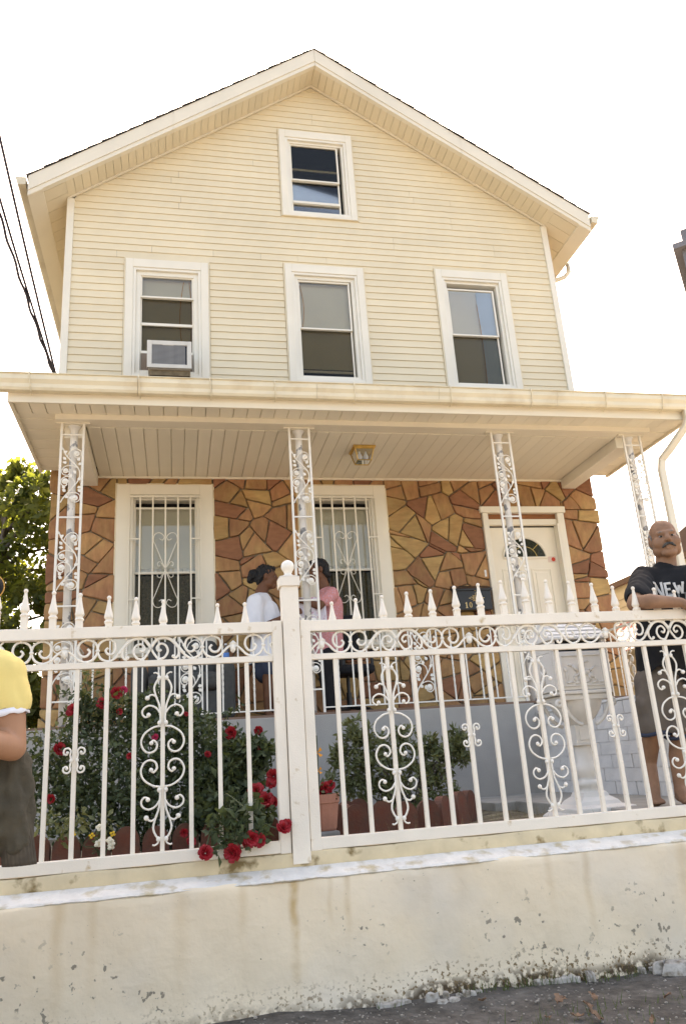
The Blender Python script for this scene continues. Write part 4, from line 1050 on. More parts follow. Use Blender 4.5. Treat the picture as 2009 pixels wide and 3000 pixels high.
# ------------------------------------------------------------------ plants
def leaf_cloud(name, pts, size, mt, parent, rng, up=.35, lw=.5, sv=.55, outward=None, kind=None):
    pts = np.asarray(pts); n = len(pts)
    s = size*(1+sv*(rng.random(n)*2-1))
    d = rng.normal(size=(n, 3)); d /= np.linalg.norm(d, axis=1)[:, None]
    if outward is not None: d = d*.7+outward; d /= np.linalg.norm(d, axis=1)[:, None]+1e-9
    nn = rng.normal(size=(n, 3))+np.array([0, 0, up*2]); nn -= d*(nn*d).sum(1)[:, None]; nn /= np.linalg.norm(nn, axis=1)[:, None]+1e-9
    w = np.cross(d, nn)
    a = pts; b = pts+d*(s*.5)[:, None]+w*(s*lw*.5)[:, None]+nn*(s*.10)[:, None]; c = pts+d*s[:, None]; e = pts+d*(s*.5)[:, None]-w*(s*lw*.5)[:, None]+nn*(s*.10)[:, None]
    V = np.stack([a, b, c, e], 1).reshape(-1, 3); i = np.arange(n)*4
    Fc = np.concatenate([np.stack([i, i+1, i+2], 1), np.stack([i, i+2, i+3], 1)])
    me = bpy.data.meshes.new(name); me.vertices.add(len(V)); me.vertices.foreach_set('co', V.astype(np.float32).ravel())
    me.loops.add(Fc.size); me.loops.foreach_set('vertex_index', Fc.astype(np.int32).ravel()); me.polygons.add(len(Fc))
    me.polygons.foreach_set('loop_start', np.arange(0, Fc.size, 3, dtype=np.int32)); me.polygons.foreach_set('loop_total', np.full(len(Fc), 3, dtype=np.int32))
    me.update(); me.validate(); me.materials.append(mt)
    o = place(name, me, parent)
    return tag(o, kind=kind)
def sph(c, r, n, rng, flat=(1, 1, 1), shell=.0):
    p = rng.normal(size=(n, 3)); p /= np.linalg.norm(p, axis=1)[:, None]; rad = (shell**3+(1-shell**3)*rng.random(n))**(1/3)
    return np.array(c)+p*(rad*r)[:, None]*np.array(flat)
def rose_me(seed, mt):
    rr = random.Random(seed); m = MB()
    for ring, (n, r, tilt) in enumerate(((5, .012, 1.2), (6, .022, .85), (7, .033, .5), (7, .04, .15))):
        for k in range(n):
            a = 2*math.pi*(k+rr.random()*.5)/n+ring; ca, sa = math.cos(a), math.sin(a); w = r*.75
            def q(u, v, h): return (ca*u-sa*v, sa*u+ca*v, h)
            hh = r*math.sin(tilt)*1.1
            m.add([q(.003, 0, 0), q(r*.6*math.cos(tilt)+.004, w*.6, hh*.5), q(r*math.cos(tilt)+.004, w*.5, hh+rr.uniform(-.003, .005)), q(r*math.cos(tilt)*1.08+.004, 0, hh+rr.uniform(-.004, .006)), q(r*math.cos(tilt)+.004, -w*.5, hh+rr.uniform(-.003, .005)), q(r*.6*math.cos(tilt)+.004, -w*.6, hh*.5)],
                  [(0, 1, 2, 3), (0, 3, 4, 5)])
    return m.mesh('rose', mt)
ROSES = [rose_me(i, M['rose']) for i in range(3)]+[rose_me(9, M['rosep'])]
rng = np.random.default_rng(12); rr = random.Random(12)
def put_roses(parent, lst):
    for (x, y, Y, s, k) in lst:
        q = P(x, y, Y); place('rose', ROSES[k], parent, q, (rr.uniform(.9, 1.7), rr.uniform(-.5, .5), rr.uniform(-.6, .6)), (s*.86, s*.86, s*.86))
def cane(m, a, b, sag=.1, r=.006):
    a, b = Vector(a), Vector(b); mid = (a+b)/2+Vector((rr.uniform(-.1, .1), rr.uniform(-.06, .06), sag))
    m.tube(smooth([a, a*.6+mid*.4+Vector((0, 0, .05)), mid, b], 5), [r*(1-.6*i/15) for i in range(16)], 5)

rb1 = thing('rose_bush', 'large tangled rose bush with red blooms behind the left fence panel', 'rose bush', (0, 5.0, YS), 'rose bushes')
cl = [(330, 2140, 5.25, .24), (470, 2200, 5.15, .30), (610, 2210, 5.0, .24), (190, 2260, 5.1, .26), (330, 2290, 5.05, .30), (520, 2330, 5.0, .28), (690, 2240, 4.95, .17), (110, 2330, 5.1, .24), (430, 2090, 5.25, .15),
      (260, 2100, 5.2, .12), (400, 2380, 4.95, .25), (250, 2400, 4.95, .2), (640, 2330, 4.9, .2), (740, 2230, 4.95, .12), (560, 2130, 5.1, .13)]
pts = np.concatenate([sph(P(x, y, Y), r, int(3300*r), rng, (1.08, .8, .95)) for x, y, Y, r in cl])
sp = []; sm_ = MB()
for i in range(58):
    x, y, Y, r = cl[i % len(cl)]; a = P(x, y, Y); d = Vector((rr.uniform(-1, 1), rr.uniform(-.5, .4), rr.uniform(.1, 1.1))).normalized(); Ls = rr.uniform(.7, 1.5)*r+.10
    b = a+d*Ls+Vector((0, 0, -.06)); mid = (a+b)/2+Vector((0, 0, .05)); q = smooth([a, mid, b], 6); sm_.tube(q, .0028, 4)
    for p_ in q[3:]:
        for _ in range(4): sp.append(np.array(p_)+rng.normal(size=3)*.014)
sm_.build('sprigs', M['stem'], rb1)
leaf_cloud('foliage', np.concatenate([pts, np.array(sp)]), .036, M['leaf_rose'], rb1, rng, lw=.55)
m = MB()
for x, y, Y, r in cl:
    for _ in range(3): cane(m, (P(x, y, Y).x*.6+rr.uniform(-.25, .25), 5.05+rr.uniform(-.15, .15), YS), P(x+rr.uniform(-50, 50), y-rr.uniform(0, 60), Y), .08)
for x, y in ((345, 2030), (303, 2060), (214, 2076), (175, 2195), (265, 1940), (240, 2050), (120, 2150)): cane(m, (P(x, 2300, 5.1).x, 5.1, YS), P(x, y, 5.1), .02, .005)
m.build('canes', M['stem'], rb1, smooth=True)
pts = np.concatenate([sph(P(x, y, 5.1), .06, 26, rng) for x, y in ((345, 2045), (303, 2080), (220, 2100), (175, 2215), (265, 1960), (262, 2010), (120, 2160), (190, 2140))])
leaf_cloud('young_leaves', pts, .04, M['leaf_shrub'], rb1, rng)
put_roses(rb1, [(342, 2030, 5.1, 1.0, 0), (362, 2022, 5.12, .7, 3), (303, 2061, 5.08, 1.05, 1), (214, 2078, 5.05, .9, 2), (205, 2088, 5.05, .6, 0), (175, 2195, 5.0, 1.0, 0), (350, 2085, 5.1, .55, 1), (455, 2160, 4.95, .55, 3), (545, 2092, 5.0, .4, 0), (380, 2215, 4.85, .5, 2), (150, 2340, 4.9, .7, 1)])

rb2 = thing('rose_bush', 'smaller rose bush by the fence post, red blooms hanging out over the wall', 'rose bush', (.45, 4.75, YS), 'rose bushes')
cl = [(690, 2230, 4.85, .14), (720, 2320, 4.8, .13), (680, 2380, 4.7, .13), (740, 2400, 4.55, .11), (650, 2300, 4.85, .14), (750, 2200, 4.85, .09), (600, 2390, 4.8, .13)]
pts = np.concatenate([sph(P(x, y, Y), r, int(4200*r), rng) for x, y, Y, r in cl]+[sph(P(x, y, Y), r, n, rng, (1, .35, 1)) for x, y, Y, r, n in ((655, 2440, F-.06, .07, 46), (700, 2460, F-.075, .06, 36), (640, 2490, F-.08, .04, 18), (690, 2400, F-.05, .06, 36), (760, 2440, F-.06, .05, 26), (745, 2395, F-.05, .06, 22), (640, 2400, F-.05, .05, 26))])
leaf_cloud('foliage', pts, .048, M['leaf_rose'], rb2, rng, lw=.6)
m = MB()
for x, y, Y, r in cl:
    for _ in range(2): cane(m, (.4+rr.uniform(-.1, .1), 4.78, YS), P(x+rr.uniform(-30, 30), y-20, Y), .06)
for x, y in ((602, 2490), (682, 2490), (745, 2455), (828, 2432)): m.tube(smooth([Vector((.42, 4.75, YS)), P(700+rr.uniform(-60, 60), 2340+rr.uniform(-30, 40), 4.5), P((x+700)/2+rr.uniform(-25, 25), 2415+rr.uniform(-15, 15), F-.03), P(x, y, F-.075)], 6), .0038, 5)
m.build('canes', M['stem'], rb2, smooth=True)
put_roses(rb2, [(677, 2147, 4.85, 1.0, 0), (668, 2156, 4.86, .7, 1), (757, 2140, 4.85, .7, 2), (747, 2197, 4.85, .95, 0), (740, 2185, 4.87, .6, 1), (609, 2210, 4.85, .55, 2), (750, 2317, 4.6, 1.2, 0), (779, 2345, 4.55, 1.2, 1), (795, 2350, 4.58, .9, 2), (765, 2350, 4.6, .9, 0), (802, 2275, 4.6, 1.1, 1), (795, 2295, 4.62, .8, 2), (830, 2425, F-.08, .95, 0), (840, 2415, F-.07, .7, 2), (738, 2458, F-.08, 1.05, 1), (758, 2462, F-.075, .9, 0), (722, 2468, F-.07, .7, 2), (682, 2499, F-.09, 1.15, 2), (690, 2490, F-.085, .8, 0), (602, 2500, F-.09, .95, 0), (597, 2490, F-.085, .7, 1), (560, 2465, 4.5, .7, 2), (540, 2440, 4.6, .6, 0)])

# evergreen shrub in the bed right of the post
sh = thing('evergreen_shrub', 'olive green evergreen shrub in the scalloped bed against the grey porch wall', 'shrub', (1.75, 6.1, YS))
cl = [(1045, 2140, .11), (1030, 2180, .12), (1000, 2255, .13), (985, 2215, .06), (1120, 2230, .20), (1200, 2225, .17), (1285, 2225, .15), (1340, 2165, .08), (1330, 2200, .09), (1200, 2310, .22), (1110, 2330, .2), (1280, 2310, .17), (1180, 2150, .08), (1260, 2180, .07), (1100, 2200, .12), (1170, 2370, .2), (1060, 2300, .14), (1360, 2215, .05)]
tw = []; outw = []
for x, y, r in cl:
    for q in sph(P(x, y, 6.15), r, int(250*r), rng, (1.05, .9, 1.05), .45):
        k = 11; tw.append(np.repeat(q[None], k, 0)+rng.normal(size=(k, 3))*.006)
leaf_cloud('foliage', np.concatenate(tw), .052, M['leaf_shrub'], sh, rng, lw=.32, up=.1)
m = MB()
for x, y, r in cl: cane(m, (1.78+rr.uniform(-.06, .06), 6.15, YS), P(x, y, 6.15), .04, .009)
m.build('stem', M['bark'], sh, smooth=True)

# white and yellow flowers at the foot of the roses
wf = thing('flowering_plant', 'straggly plant with small white and yellow flowers in front of the rose bush', 'flower', P(300, 2500, 4.55))
m = MB(); fl = [(288, 2472, 'petal'), (300, 2462, 'petal'), (322, 2462, 'petal'), (328, 2470, 'petal'), (326, 2480, 'petal'), (292, 2424, 'petal'), (215, 2444, 'yellowp'), (270, 2448, 'yellowp'), (331, 2443, 'yellowp')]
for x, y, k in fl: cane(m, P(300, 2540, 4.55), P(x, y, 4.5), .02, .003)
m.build('stalks', M['stem'], wf)
for x, y, k in fl:
    f_ = MB(); c = P(x, y, 4.48)
    for a in range(4): f_.ball(c+Vector((.009*math.cos(a*1.57+x), -.004*a, .009*math.sin(a*1.57+x))), (.011, .004, .009) if k == 'petal' else (.007, .004, .006), 6, 4)
    f_.build('blossom', M[k], wf)
pts = np.concatenate([sph(P(x, y, 4.6), .07, 50, rng) for x, y in ((230, 2400), (180, 2430), (300, 2430), (130, 2400))])
leaf_cloud('leaves', pts, .035, M['leaf_shrub'], wf, rng)

# scalloped terracotta edging
def scallop():
    m = MB(); pr = [(-.072, 0), (.072, 0), (.072, .13)]+[(.072*math.cos(a), .13+.085*math.sin(a)) for a in np.linspace(0, math.pi, 13)[1:-1]]+[(-.072, .13)]
    m.prism(pr, lambda p, q, t: (p, t, q), -.028, .028); return m.mesh('edging_brick', M['terra'])
SCA = scallop()
eg = thing('bed_edging', 'row of scalloped terracotta edging bricks in front of the rose bush', 'edging', (-.3, 4.72, YS))
i = 0
x = -1.35
while x < .62:
    place('edging_brick', SCA, eg, (x, 4.74+rr.uniform(-.012, .012), YS+.005+rr.uniform(-.012, .008)), (rr.uniform(-.05, .05), rr.uniform(-.03, .03), rr.uniform(-.06, .06))); x += .155
cb = MB(); cb.box(-1.4, .6, 4.62, 4.70, YS-.02, YS+.055); cb.build('edging_kerb', M['block'], eg)
eg2 = thing('bed_edging', 'curved ring of scalloped terracotta bricks around the evergreen shrub', 'edging', (1.6, 5.3, YS))
for x, y, Y in ((1005, 2385, 5.15), (1043, 2378, 5.0), (1117, 2374, 5.0), (1186, 2372, 5.05), (1249, 2366, 5.12), (1300, 2358, 5.25), (1345, 2350, 5.42), (1372, 2345, 5.65), (1015, 2360, 5.5), (1050, 2358, 5.55)):
    q = P(x, y, Y); place('edging_brick', SCA, eg2, (q.x, Y, YS+.02+rr.uniform(-.015, .008)), (rr.uniform(-.08, .08), rr.uniform(-.05, .05), (-.1 if x < 1250 else .75) if x != 1005 else -.9))

# planter on a concrete block, with a rose
bq = P(952, 2440, 4.6)
bl = thing('concrete_block', 'grey concrete block under the pale terracotta planter by the post', 'block', (bq.x, 4.62, YS))
m = MB(); m.box(bq.x-.085, bq.x+.075, 4.54, 4.72, YS, YS+.125); m.build('block_body', M['block'], bl, bevel=.01)
m = MB(); m.box(bq.x-.06, bq.x+.05, 4.5375, 4.5395, YS+.03, YS+.10); m.build('block_face', M['concrete'], bl)
pl = thing('planter', 'pale terracotta planter standing on a grey block right of the fence post', 'planter', (bq.x, 4.62, YS+.127))
m = MB(); m.lathe([(.070, 0), (.075, .01), (.092, .14), (.098, .145), (.098, .19), (.088, .19), (.084, .16), (.0, .155)], (bq.x, 4.63, YS+.127), 14); m.build('pot', M['pink'], pl, smooth=False)
put_roses(pl, [(952, 2308, 4.6, .9, 0), (968, 2300, 4.62, .7, 1), (943, 2322, 4.62, .8, 2), (962, 2318, 4.6, .6, 0)])
leaf_cloud('leaves', sph(P(955, 2325, 4.62), .06, 50, rng), .04, M['leaf_rose'], pl, rng)
m = MB(); 
for x, y in ((952, 2308), (968, 2300), (943, 2322)): m.tube([(bq.x, 4.63, YS+.28), P(x, y, 4.61)], .004, 5)
m.build('stalk', M['stem'], pl)
fg = thing('garden_pinwheel', 'small orange garden pinwheel just right of the fence post', 'pinwheel', (P(932, 2205, 4.9).x, 4.9, YS))
m = MB(); q = P(930, 2215, 4.9); m.tube([(q.x, 4.9, YS), (q.x, 4.9, q.z+.12)], .004, 5); m.build('stick', M['stem'], fg)
for zz_, s in ((q.z+.02, .03), (q.z-.085, .022)):
    m = MB()
    for a in range(4): aa = a*math.pi/2+.4; m.add([(q.x, 4.893, zz_), (q.x+s*math.cos(aa), 4.885, zz_+s*math.sin(aa)), (q.x+s*1.2*math.cos(aa+.7), 4.893, zz_+s*1.2*math.sin(aa+.7))], [(0, 1, 2)])
    m.build('vane', M['orangef'], fg)

# ------------------------------------------------------------------ pedestal mailbox
mx, my = 2.60, 4.93
def zm(z): return float(np.interp(z, [0, .19, .70, .775, .94, .99], [0, .17, .50, .61, .775, .825]))
pd = thing('pedestal_mailbox', 'ornate grey-white cast pedestal mailbox with horse relief in front of the brick wall', 'mailbox', (mx, my, YS))
def sqprof(prof, c, n=4):
    return MB().lathe(prof, c, n, rot=math.pi/4)
m = sqprof([(.33, 0), (.335, .05), (.29, .075), (.285, .10), (.20, .115), (.18, .135), (.13, .16), (.11, .19)], (mx, my, YS+.01)); m.build('base', M['ped'], pd, bevel=.006)
m = MB(); m.lathe([(r_, zm(z_)) for r_, z_ in [(.075, .19), (.062, .22), (.055, .25), (.072, .275), (.078, .30), (.06, .325), (.05, .34), (.062, .37), (.072, .42), (.068, .47), (.056, .50), (.056, .62), (.055, .70)]], (mx, my, YS+.01), 16); m.build('shaft', M['ped'], pd, smooth=True)
m = MB(); m.box(mx-.065, mx+.065, my-.065, my+.065, YS+zm(.69), YS+zm(.775)); m.box(mx-.075, mx+.075, my-.075, my+.075, YS+zm(.675), YS+zm(.69))
for s in (1,): m.box(mx-.042, mx+.042, my-.071, my-.066, YS+zm(.71), YS+zm(.76))
m.build('collar', M['ped'], pd, bevel=.004)
m = MB(); n = 24; prof = [(.05, .76), (.075, .79), (.115, .83), (.145, .875), (.16, .92), (.165, .94)]; ring = []
for r, z_ in prof:
    for k in range(n): a = 2*math.pi*k/n; rr_ = r*(1+.05*math.cos(12*a)); ring.append((mx+rr_*math.cos(a), my+rr_*math.sin(a), YS+zm(z_)))
m.add(ring, [(i*n+k, i*n+(k+1) % n, (i+1)*n+(k+1) % n, (i+1)*n+k) for i in range(len(prof)-1) for k in range(n)]); m.build('fluted_bowl', M['ped'], pd, smooth=True)
for sx in (-1, 1):
    for yy in (my-.14, my+.14):
        m = MB()
        q = smooth([(sx*.045, .775), (sx*.08, .79), (sx*.125, .835), (sx*.15, .885), (sx*.175, .925), (sx*.20, .925), (sx*.203, .90), (sx*.185, .895), (sx*.182, .91)], 5)
        m.tube([(mx+p.x, yy, YS+zm(p.y)) for p in q], .013, 6)
        m.build('volute', M['ped'], pd, smooth=True)
m = MB(); m.box(mx-.155, mx+.155, my-.16, my+.16, YS+zm(.93), YS+zm(.965)); m.box(mx-.185, mx+.185, my-.175, my+.175, YS+zm(.966), YS+zm(.99)); m.build('platform', M['ped'], pd, bevel=.006)
bx0, bx1, bz0, bz1 = mx-.195, mx+.195, .34+.0, .655
bz0 = YS+.828; bz1 = bz0+.325
m = MB(); m.box(bx0, bx1, my-.16, my+.18, bz0, bz1-.075); m.box(bx0, bx1, my-.12, my+.18, bz1-.075, bz1); m.box(bx0, bx0+.03, my-.16, my-.12, bz1-.075, bz1); m.box(bx1-.03, bx1, my-.16, my-.12, bz1-.075, bz1); m.build('box', M['ped'], pd, bevel=.005)
m = MB(); m.box(bx0+.031, bx1-.031, my-.124, my-.1215, bz1-.072, bz1-.002); m.build('slot', M['dark'], pd)
yf = my-.16
m = MB(); frame_rect(m, bx0+.045, bx1-.045, bz0+.022, bz1-.098, .010, yf-.010, yf+.002); m.build('relief_frame', M['ped'], pd, bevel=.003)
m = MB()      # low relief: rider on a galloping horse over ground
cx_, cz_ = mx+.0, bz0+.112
def rl(a, b, r0, r1): m.tube([(cx_+a[0], yf-.002, cz_+a[1]), (cx_+b[0], yf-.002, cz_+b[1])], [r0, r1], 7)
m.ball((cx_+.005, yf-.001, cz_), (.052, .011, .025), 10, 6); rl((-.035, .01), (-.07, .045), .017, .010); m.ball((cx_-.082, yf-.001, cz_+.047), (.019, .009, .009), 8, 5)
rl((-.03, -.012), (-.07, -.03), .010, .006); rl((-.07, -.03), (-.06, -.055), .006, .004); rl((-.02, -.015), (-.035, -.055), .010, .005)
rl((.045, -.01), (.075, -.04), .012, .006); rl((.075, -.04), (.098, -.062), .006, .004); rl((.04, -.015), (.05, -.06), .011, .005); rl((.055, .01), (.092, .035), .009, .004)
rl((.0, .02), (.005, .062), .014, .011); m.ball((cx_+.004, yf-.001, cz_+.078), (.011, .009, .012), 8, 5); rl((.004, .055), (-.03, .04), .006, .005); rl((.005, .02), (-.012, -.02), .009, .006); rl((.006, .06), (.05, .07), .006, .004)
for i in range(5): rl((-.12+.058*i, -.066-.004*(i % 2)), (-.075+.058*i, -.062), .007, .005)
m.ball((cx_-.115, yf-.001, cz_-.02), (.012, .006, .035), 8, 6); m.ball((cx_-.118, yf-.001, cz_+.02), (.016, .006, .018), 8, 6)
m.build('horse_relief', M['ped'], pd, smooth=True)
m = MB()      # scroll relief on the left side
for (y0, z0, s) in ((my-.02, bz0+.16, 1), (my+.06, bz0+.09, -1)):
    q = smooth([(0, 0), (.04, .03), (.06, -.01), (.03, -.04), (-.01, -.03), (-.01, -.01)], 4); m.tube([(bx0-.003, y0+s*p.x, z0+p.y) for p in q], .008, 6)
m.box(bx0-.006, bx0, my-.15, my-.13, bz0, bz1); m.box(bx0-.006, bx0, my+.15, my+.17, bz0, bz1); m.build('side_relief', M['ped'], pd, smooth=False)
m = MB(); m.add([(bx0-.02, my-.185, bz1), (bx1+.02, my-.185, bz1), (bx1+.02, my+.2, bz1), (bx0-.02, my+.2, bz1), (bx0-.02, my-.185, bz1+.018), (bx1+.02, my-.185, bz1+.018), (bx1+.02, my+.2, bz1+.018), (bx0-.02, my+.2, bz1+.018), (bx0+.02, my, bz1+.15), (bx1-.02, my, bz1+.15)],
                [(0, 3, 2, 1), (0, 1, 5, 4), (1, 2, 6, 5), (2, 3, 7, 6), (3, 0, 4, 7), (4, 5, 9, 8), (6, 7, 8, 9), (5, 6, 9), (7, 4, 8)]); m.build('lid', M['ped'], pd, bevel=.004)
m = MB()
for i in range(4):
    f0 = .12+i*.24; z0 = bz1+.018+.132*f0; y0 = my-.185+.185*f0; m.tube([(bx0-.015+.03*f0, y0-.002, z0+.003), (bx1+.015-.03*f0, y0-.002, z0+.003)], .004, 5)
m.build('lid_ribs', M['ped'], pd)

# ------------------------------------------------------------------ tree beyond the house
tr = thing('leafy_tree', 'tall leafy backlit tree beyond the left corner of the house', 'tree', (-3.3, 14.2, GZ))
m = MB(); base = Vector((-3.3, 14.2, GZ)); top = Vector((-2.9, 14.2, 5.6))
m.tube([base, base+Vector((.05, 0, 1.5)), base*.4+top*.6, top], [.17, .14, .09, .03], 9); m.build('trunk', M['bark'], tr, smooth=True)
rng = np.random.default_rng(5); rr = random.Random(5); blobs = []
m = MB()
for i in range(128):
    px_, py_ = rr.uniform(-330, 175), rr.uniform(1370, 2160)
    top_lim = 1365+ (max(0, abs(px_-55)-18)**1.25)*.62
    if py_ < top_lim: continue
    Y = rr.uniform(12.9, 15.2); c = P(px_, py_, Y); r = rr.uniform(.24, .46)
    if py_ < 1500: r *= .62
    blobs.append((c, r)); t = max(.12, min(.95, (c.z-.5-GZ)/6.6)); a = base*(1-t)+top*t
    m.tube([a, (a+c)/2+Vector((0, 0, .12)), c], [.045, .03, .008], 5)
for x, y in ((55, 1372), (85, 1385), (30, 1395), (110, 1405), (130, 1420), (10, 1420)): blobs.append((P(x, y, 14), .17))
m.build('limbs', M['bark'], tr, smooth=True)
pts = np.concatenate([sph(c, r, int(900*r*r+150*r+40), rng, (1, 1, .9), .3) for c, r in blobs])
leaf_cloud('crown', pts, .13, M['leaf_tree'], tr, rng, lw=.62, up=.15)

# ------------------------------------------------------------------ neighbours
nb = thing('neighbour_house', 'cream-sided neighbouring house with brown eave beyond the porch on the right', 'house', (10, 13.5, GZ))
NX = 7.5
m = MB(); m.box(NX, 13, 9.4, 18, GZ-.05, 2.60); m.build('wall', M['nb'], nb)
for i in range(26):
    m = MB(); z0 = -1.0+i*.135; m.box(NX-.018, NX-.002, 9.42, 18, z0, z0+.123); m.build('clapboard', M['nb'], nb)
m = MB(); m.prism([(NX-.07, 2.60), (NX-.07, 2.69), (10.2, 2.95), (13.2, 2.69), (13.2, 2.60)], lambda p, q, t: (p, t, q), 9.2, 18.2); m.build('roof', M['brown_b'], nb)
A_ = P(1990, 1640, 11.0); d1 = Vector((A_.x, A_.y)).normalized(); d2 = Vector((d1.y, -d1.x)); A2 = Vector((A_.x, A_.y))
m = MB(); fp = [A2, A2+d1*1.2, A2+d1*1.2+d2*2, A2+d2*2]
vs_ = [(q.x, q.y, 2.6) for q in fp]+[(fp[0].x, fp[0].y, 3.22), (fp[1].x, fp[1].y, 3.22), (fp[2].x, fp[2].y, 4.6), (fp[3].x, fp[3].y, 4.6)]
m.add(vs_, [(0, 3, 2, 1), (4, 5, 6, 7), (0, 1, 5, 4), (1, 2, 6, 5), (2, 3, 7, 6), (3, 0, 4, 7)]); m.build('dormer', M['brown_b'], nb)
aw = thing('striped_awning', 'red and white striped awning of the neighbouring house, seen past the mailbox', 'awning', (7.3, 11.6, 1.5))
for i in range(16):
    y0 = 10.9+i*.12; m = MB()
    m.add([(6.85, y0, 1.40), (6.85, y0+.12, 1.40), (NX-.02, y0+.12, 2.02), (NX-.02, y0, 2.02), (6.85, y0, 1.38), (6.85, y0+.12, 1.38), (NX-.02, y0+.12, 2.0), (NX-.02, y0, 2.0)], [(0, 1, 2, 3), (4, 7, 6, 5), (0, 4, 5, 1), (1, 5, 6, 2), (2, 6, 7, 3), (3, 7, 4, 0)])
    m.build('stripe', M['red'] if i % 2 else M['whitep'], aw)
for y in (10.92, 12.8): m = MB(); m.tube([(6.87, y, 1.39), (NX-.02, y, 1.25)], .012, 5); m.build('arm', M['whitep'], aw)
gb = thing('grey_building', 'tall plain grey building at the upper right edge', 'building', (20, 28, GZ))
def obl(lst, z0, z1, m):            # footprint swept up; the building stands askew to the street
    m.prism(lst, lambda p, q, t: (p, q, t), z0, z1); return m
A_ = Vector((20.75, 24.2)); d1 = Vector((.66, .75)); d2 = Vector((.75, -.66))
fp = [A_, A_+d1*9, A_+d1*9+d2*9, A_+d2*9]
obl([tuple(q) for q in fp], GZ-.05, 19.55, MB()).build('wall', M['grey_b'], gb)
fp = [A_-d2*.3-d1*.3, A_+d1*9.3-d2*.3, A_+d1*9.3+d2*9, A_-d1*.3+d2*9]
obl([tuple(q) for q in fp], 19.552, 19.8, MB()).build('cornice', M['grey_b'], gb)
fp = [A_+d2*.1, A_+d1*9+d2*.1, A_+d1*9+d2*9, A_+d2*9]
obl([tuple(q) for q in fp], 19.8, 20.5, MB()).build('parapet', M['grey_b'], gb)

# ------------------------------------------------------------------ overhead cables at the left
def cable(lab, a, b, r, sag, wob=0):
    pts = []
    for i in range(41):
        t = i/40; q = a*(1-t)+b*t; q = q+Vector((wob*math.sin(t*46), 0, -sag*4*t*(1-t)+wob*math.cos(t*46))); pts.append(q)
    m = MB(); m.tube(pts, r, 5); tag(m.build('overhead_cable', M['cable']), lab, 'cable', 'overhead cables')
cable('thin straight overhead cable nearest the house at the upper left', P(-60, 130, 7.0), P(168, 1112, 11.0), .018, .05)
cable('overhead service cable wound around its carrier, far left', P(-90, 330, 7.0), P(164, 1112, 11.0), .018, .10, .010)
cable('overhead carrier cable that the wound cable twists round', P(-70, 330, 7.0), P(166, 1112, 11.02), .016, .09)

# ------------------------------------------------------------------ ground clutter in front of the wall
rg = np.random.default_rng(8); rr = random.Random(8)
pm = MB()
for i in range(3200):
    x, y = rr.uniform(-1.2, 3.4), rr.uniform(2.7, WY-.05); s = rr.uniform(.002, .007)*(1.6 if rr.random() < .06 else 1)
    pm.ball((x, y, ground_z(x, y)+s*.35), (s, s*rr.uniform(.6, 1.1), s*.6), 5, 3)
tag(pm.build('gravel', mat('gravel_stones', (.27, .24, .20), .9, .6, 18)), 'loose grey grit scattered on the dirt before the wall', 'gravel', kind='stuff')
gv = []
gm = MB()
for i in range(620):
    x = rr.choice([rr.gauss(1.45, .12), rr.gauss(2.2, .08), rr.uniform(.9, 3.0), rr.gauss(1.75, .12)]); y = rr.uniform(2.9, 3.62)
    if rr.random() < .35: y = WY-.06+rr.uniform(-.02, .02)
    h = rr.uniform(.02, .075); a = rr.uniform(0, 6.28); lx_, ly_ = rr.uniform(-.02, .02), rr.uniform(-.02, .02); z0 = ground_z(x, y)-.004
    w = .002; gm.add([(x-w*math.cos(a), y-w*math.sin(a), z0), (x+w*math.cos(a), y+w*math.sin(a), z0), (x+lx_, y+ly_, z0+h)], [(0, 1, 2)])
tag(gm.build('grass', M['grass']), 'sparse short green grass growing in the dirt at the foot of the wall', 'grass', kind='stuff')
gm = MB()
for i in range(900):
    x, y = rr.uniform(.7, 2.6), rr.uniform(4.35, 6.0); h = rr.uniform(.03, .14); a = rr.uniform(0, 6.28)
    if 1.1 < x < 2.05 and y > 5.1: continue
    w = .0018; z0 = YS; gm.add([(x-w*math.cos(a), y-w*math.sin(a), z0), (x+w*math.cos(a), y+w*math.sin(a), z0), (x+rr.uniform(-.06, .06), y+rr.uniform(-.06, .06), z0+h)], [(0, 1, 2)])
tag(gm.build('dry_grass', M['straw']), 'thin dry yellow grass in the yard behind the right fence panel', 'grass', kind='stuff')
def leafm(seed):
    r_ = random.Random(seed); m = MB(); n = 7; vs_ = []
    for i in range(n+1):
        t = i/n; w = .022*math.sin(math.pi*min(1, t*1.05))**.8+.001
        for s in (-1, 0, 1): vs_.append((t*.07-.035, s*w*(1+.25*math.sin(i*2.2)), .010*math.sin(t*3+seed)+abs(s)*r_.uniform(.004, .014)))
    m.add(vs_, [(i*3+k, (i+1)*3+k, (i+1)*3+k+1, i*3+k+1) for i in range(n) for k in range(2)]); return m.mesh('fallen_leaf', M['dryleaf'])
LV = [leafm(i) for i in range(4)]
lp = [(1640, 2935, 'large curled dry leaf left in the cluster of fallen leaves'), (1720, 2950, 'big brown curled leaf in the middle of the fallen leaf cluster'), (1745, 2975, 'brown fallen leaf near the bottom of the leaf cluster'), (1690, 2972, 'pale dry leaf between the two big curled leaves'), (1735, 2925, 'upturned dry leaf at the back of the leaf cluster'), (1955, 2920, 'small orange brown leaf lying alone on the dirt at right'), (1910, 2988, 'small dry leaf at the bottom right edge of the dirt'), (1412, 2927, 'tan dry leaf beside the white plaster rubble'), (1605, 2985, 'dark dry leaf lying low left of the leaf cluster')]
for i, (x, y, lab) in enumerate(lp):
    q = PZ(x, y, GZ+.02); s = rr.uniform(.8, 1.25); s = s*1.0 if i < 5 else s*.7
    o = place('fallen_leaf', LV[i % 4], None, q, (rr.uniform(-.5, .5), rr.uniform(-.4, .4), rr.uniform(0, 6.28)), (s, s, s)); tag(o, lab, 'leaf', 'fallen leaves on the dirt')
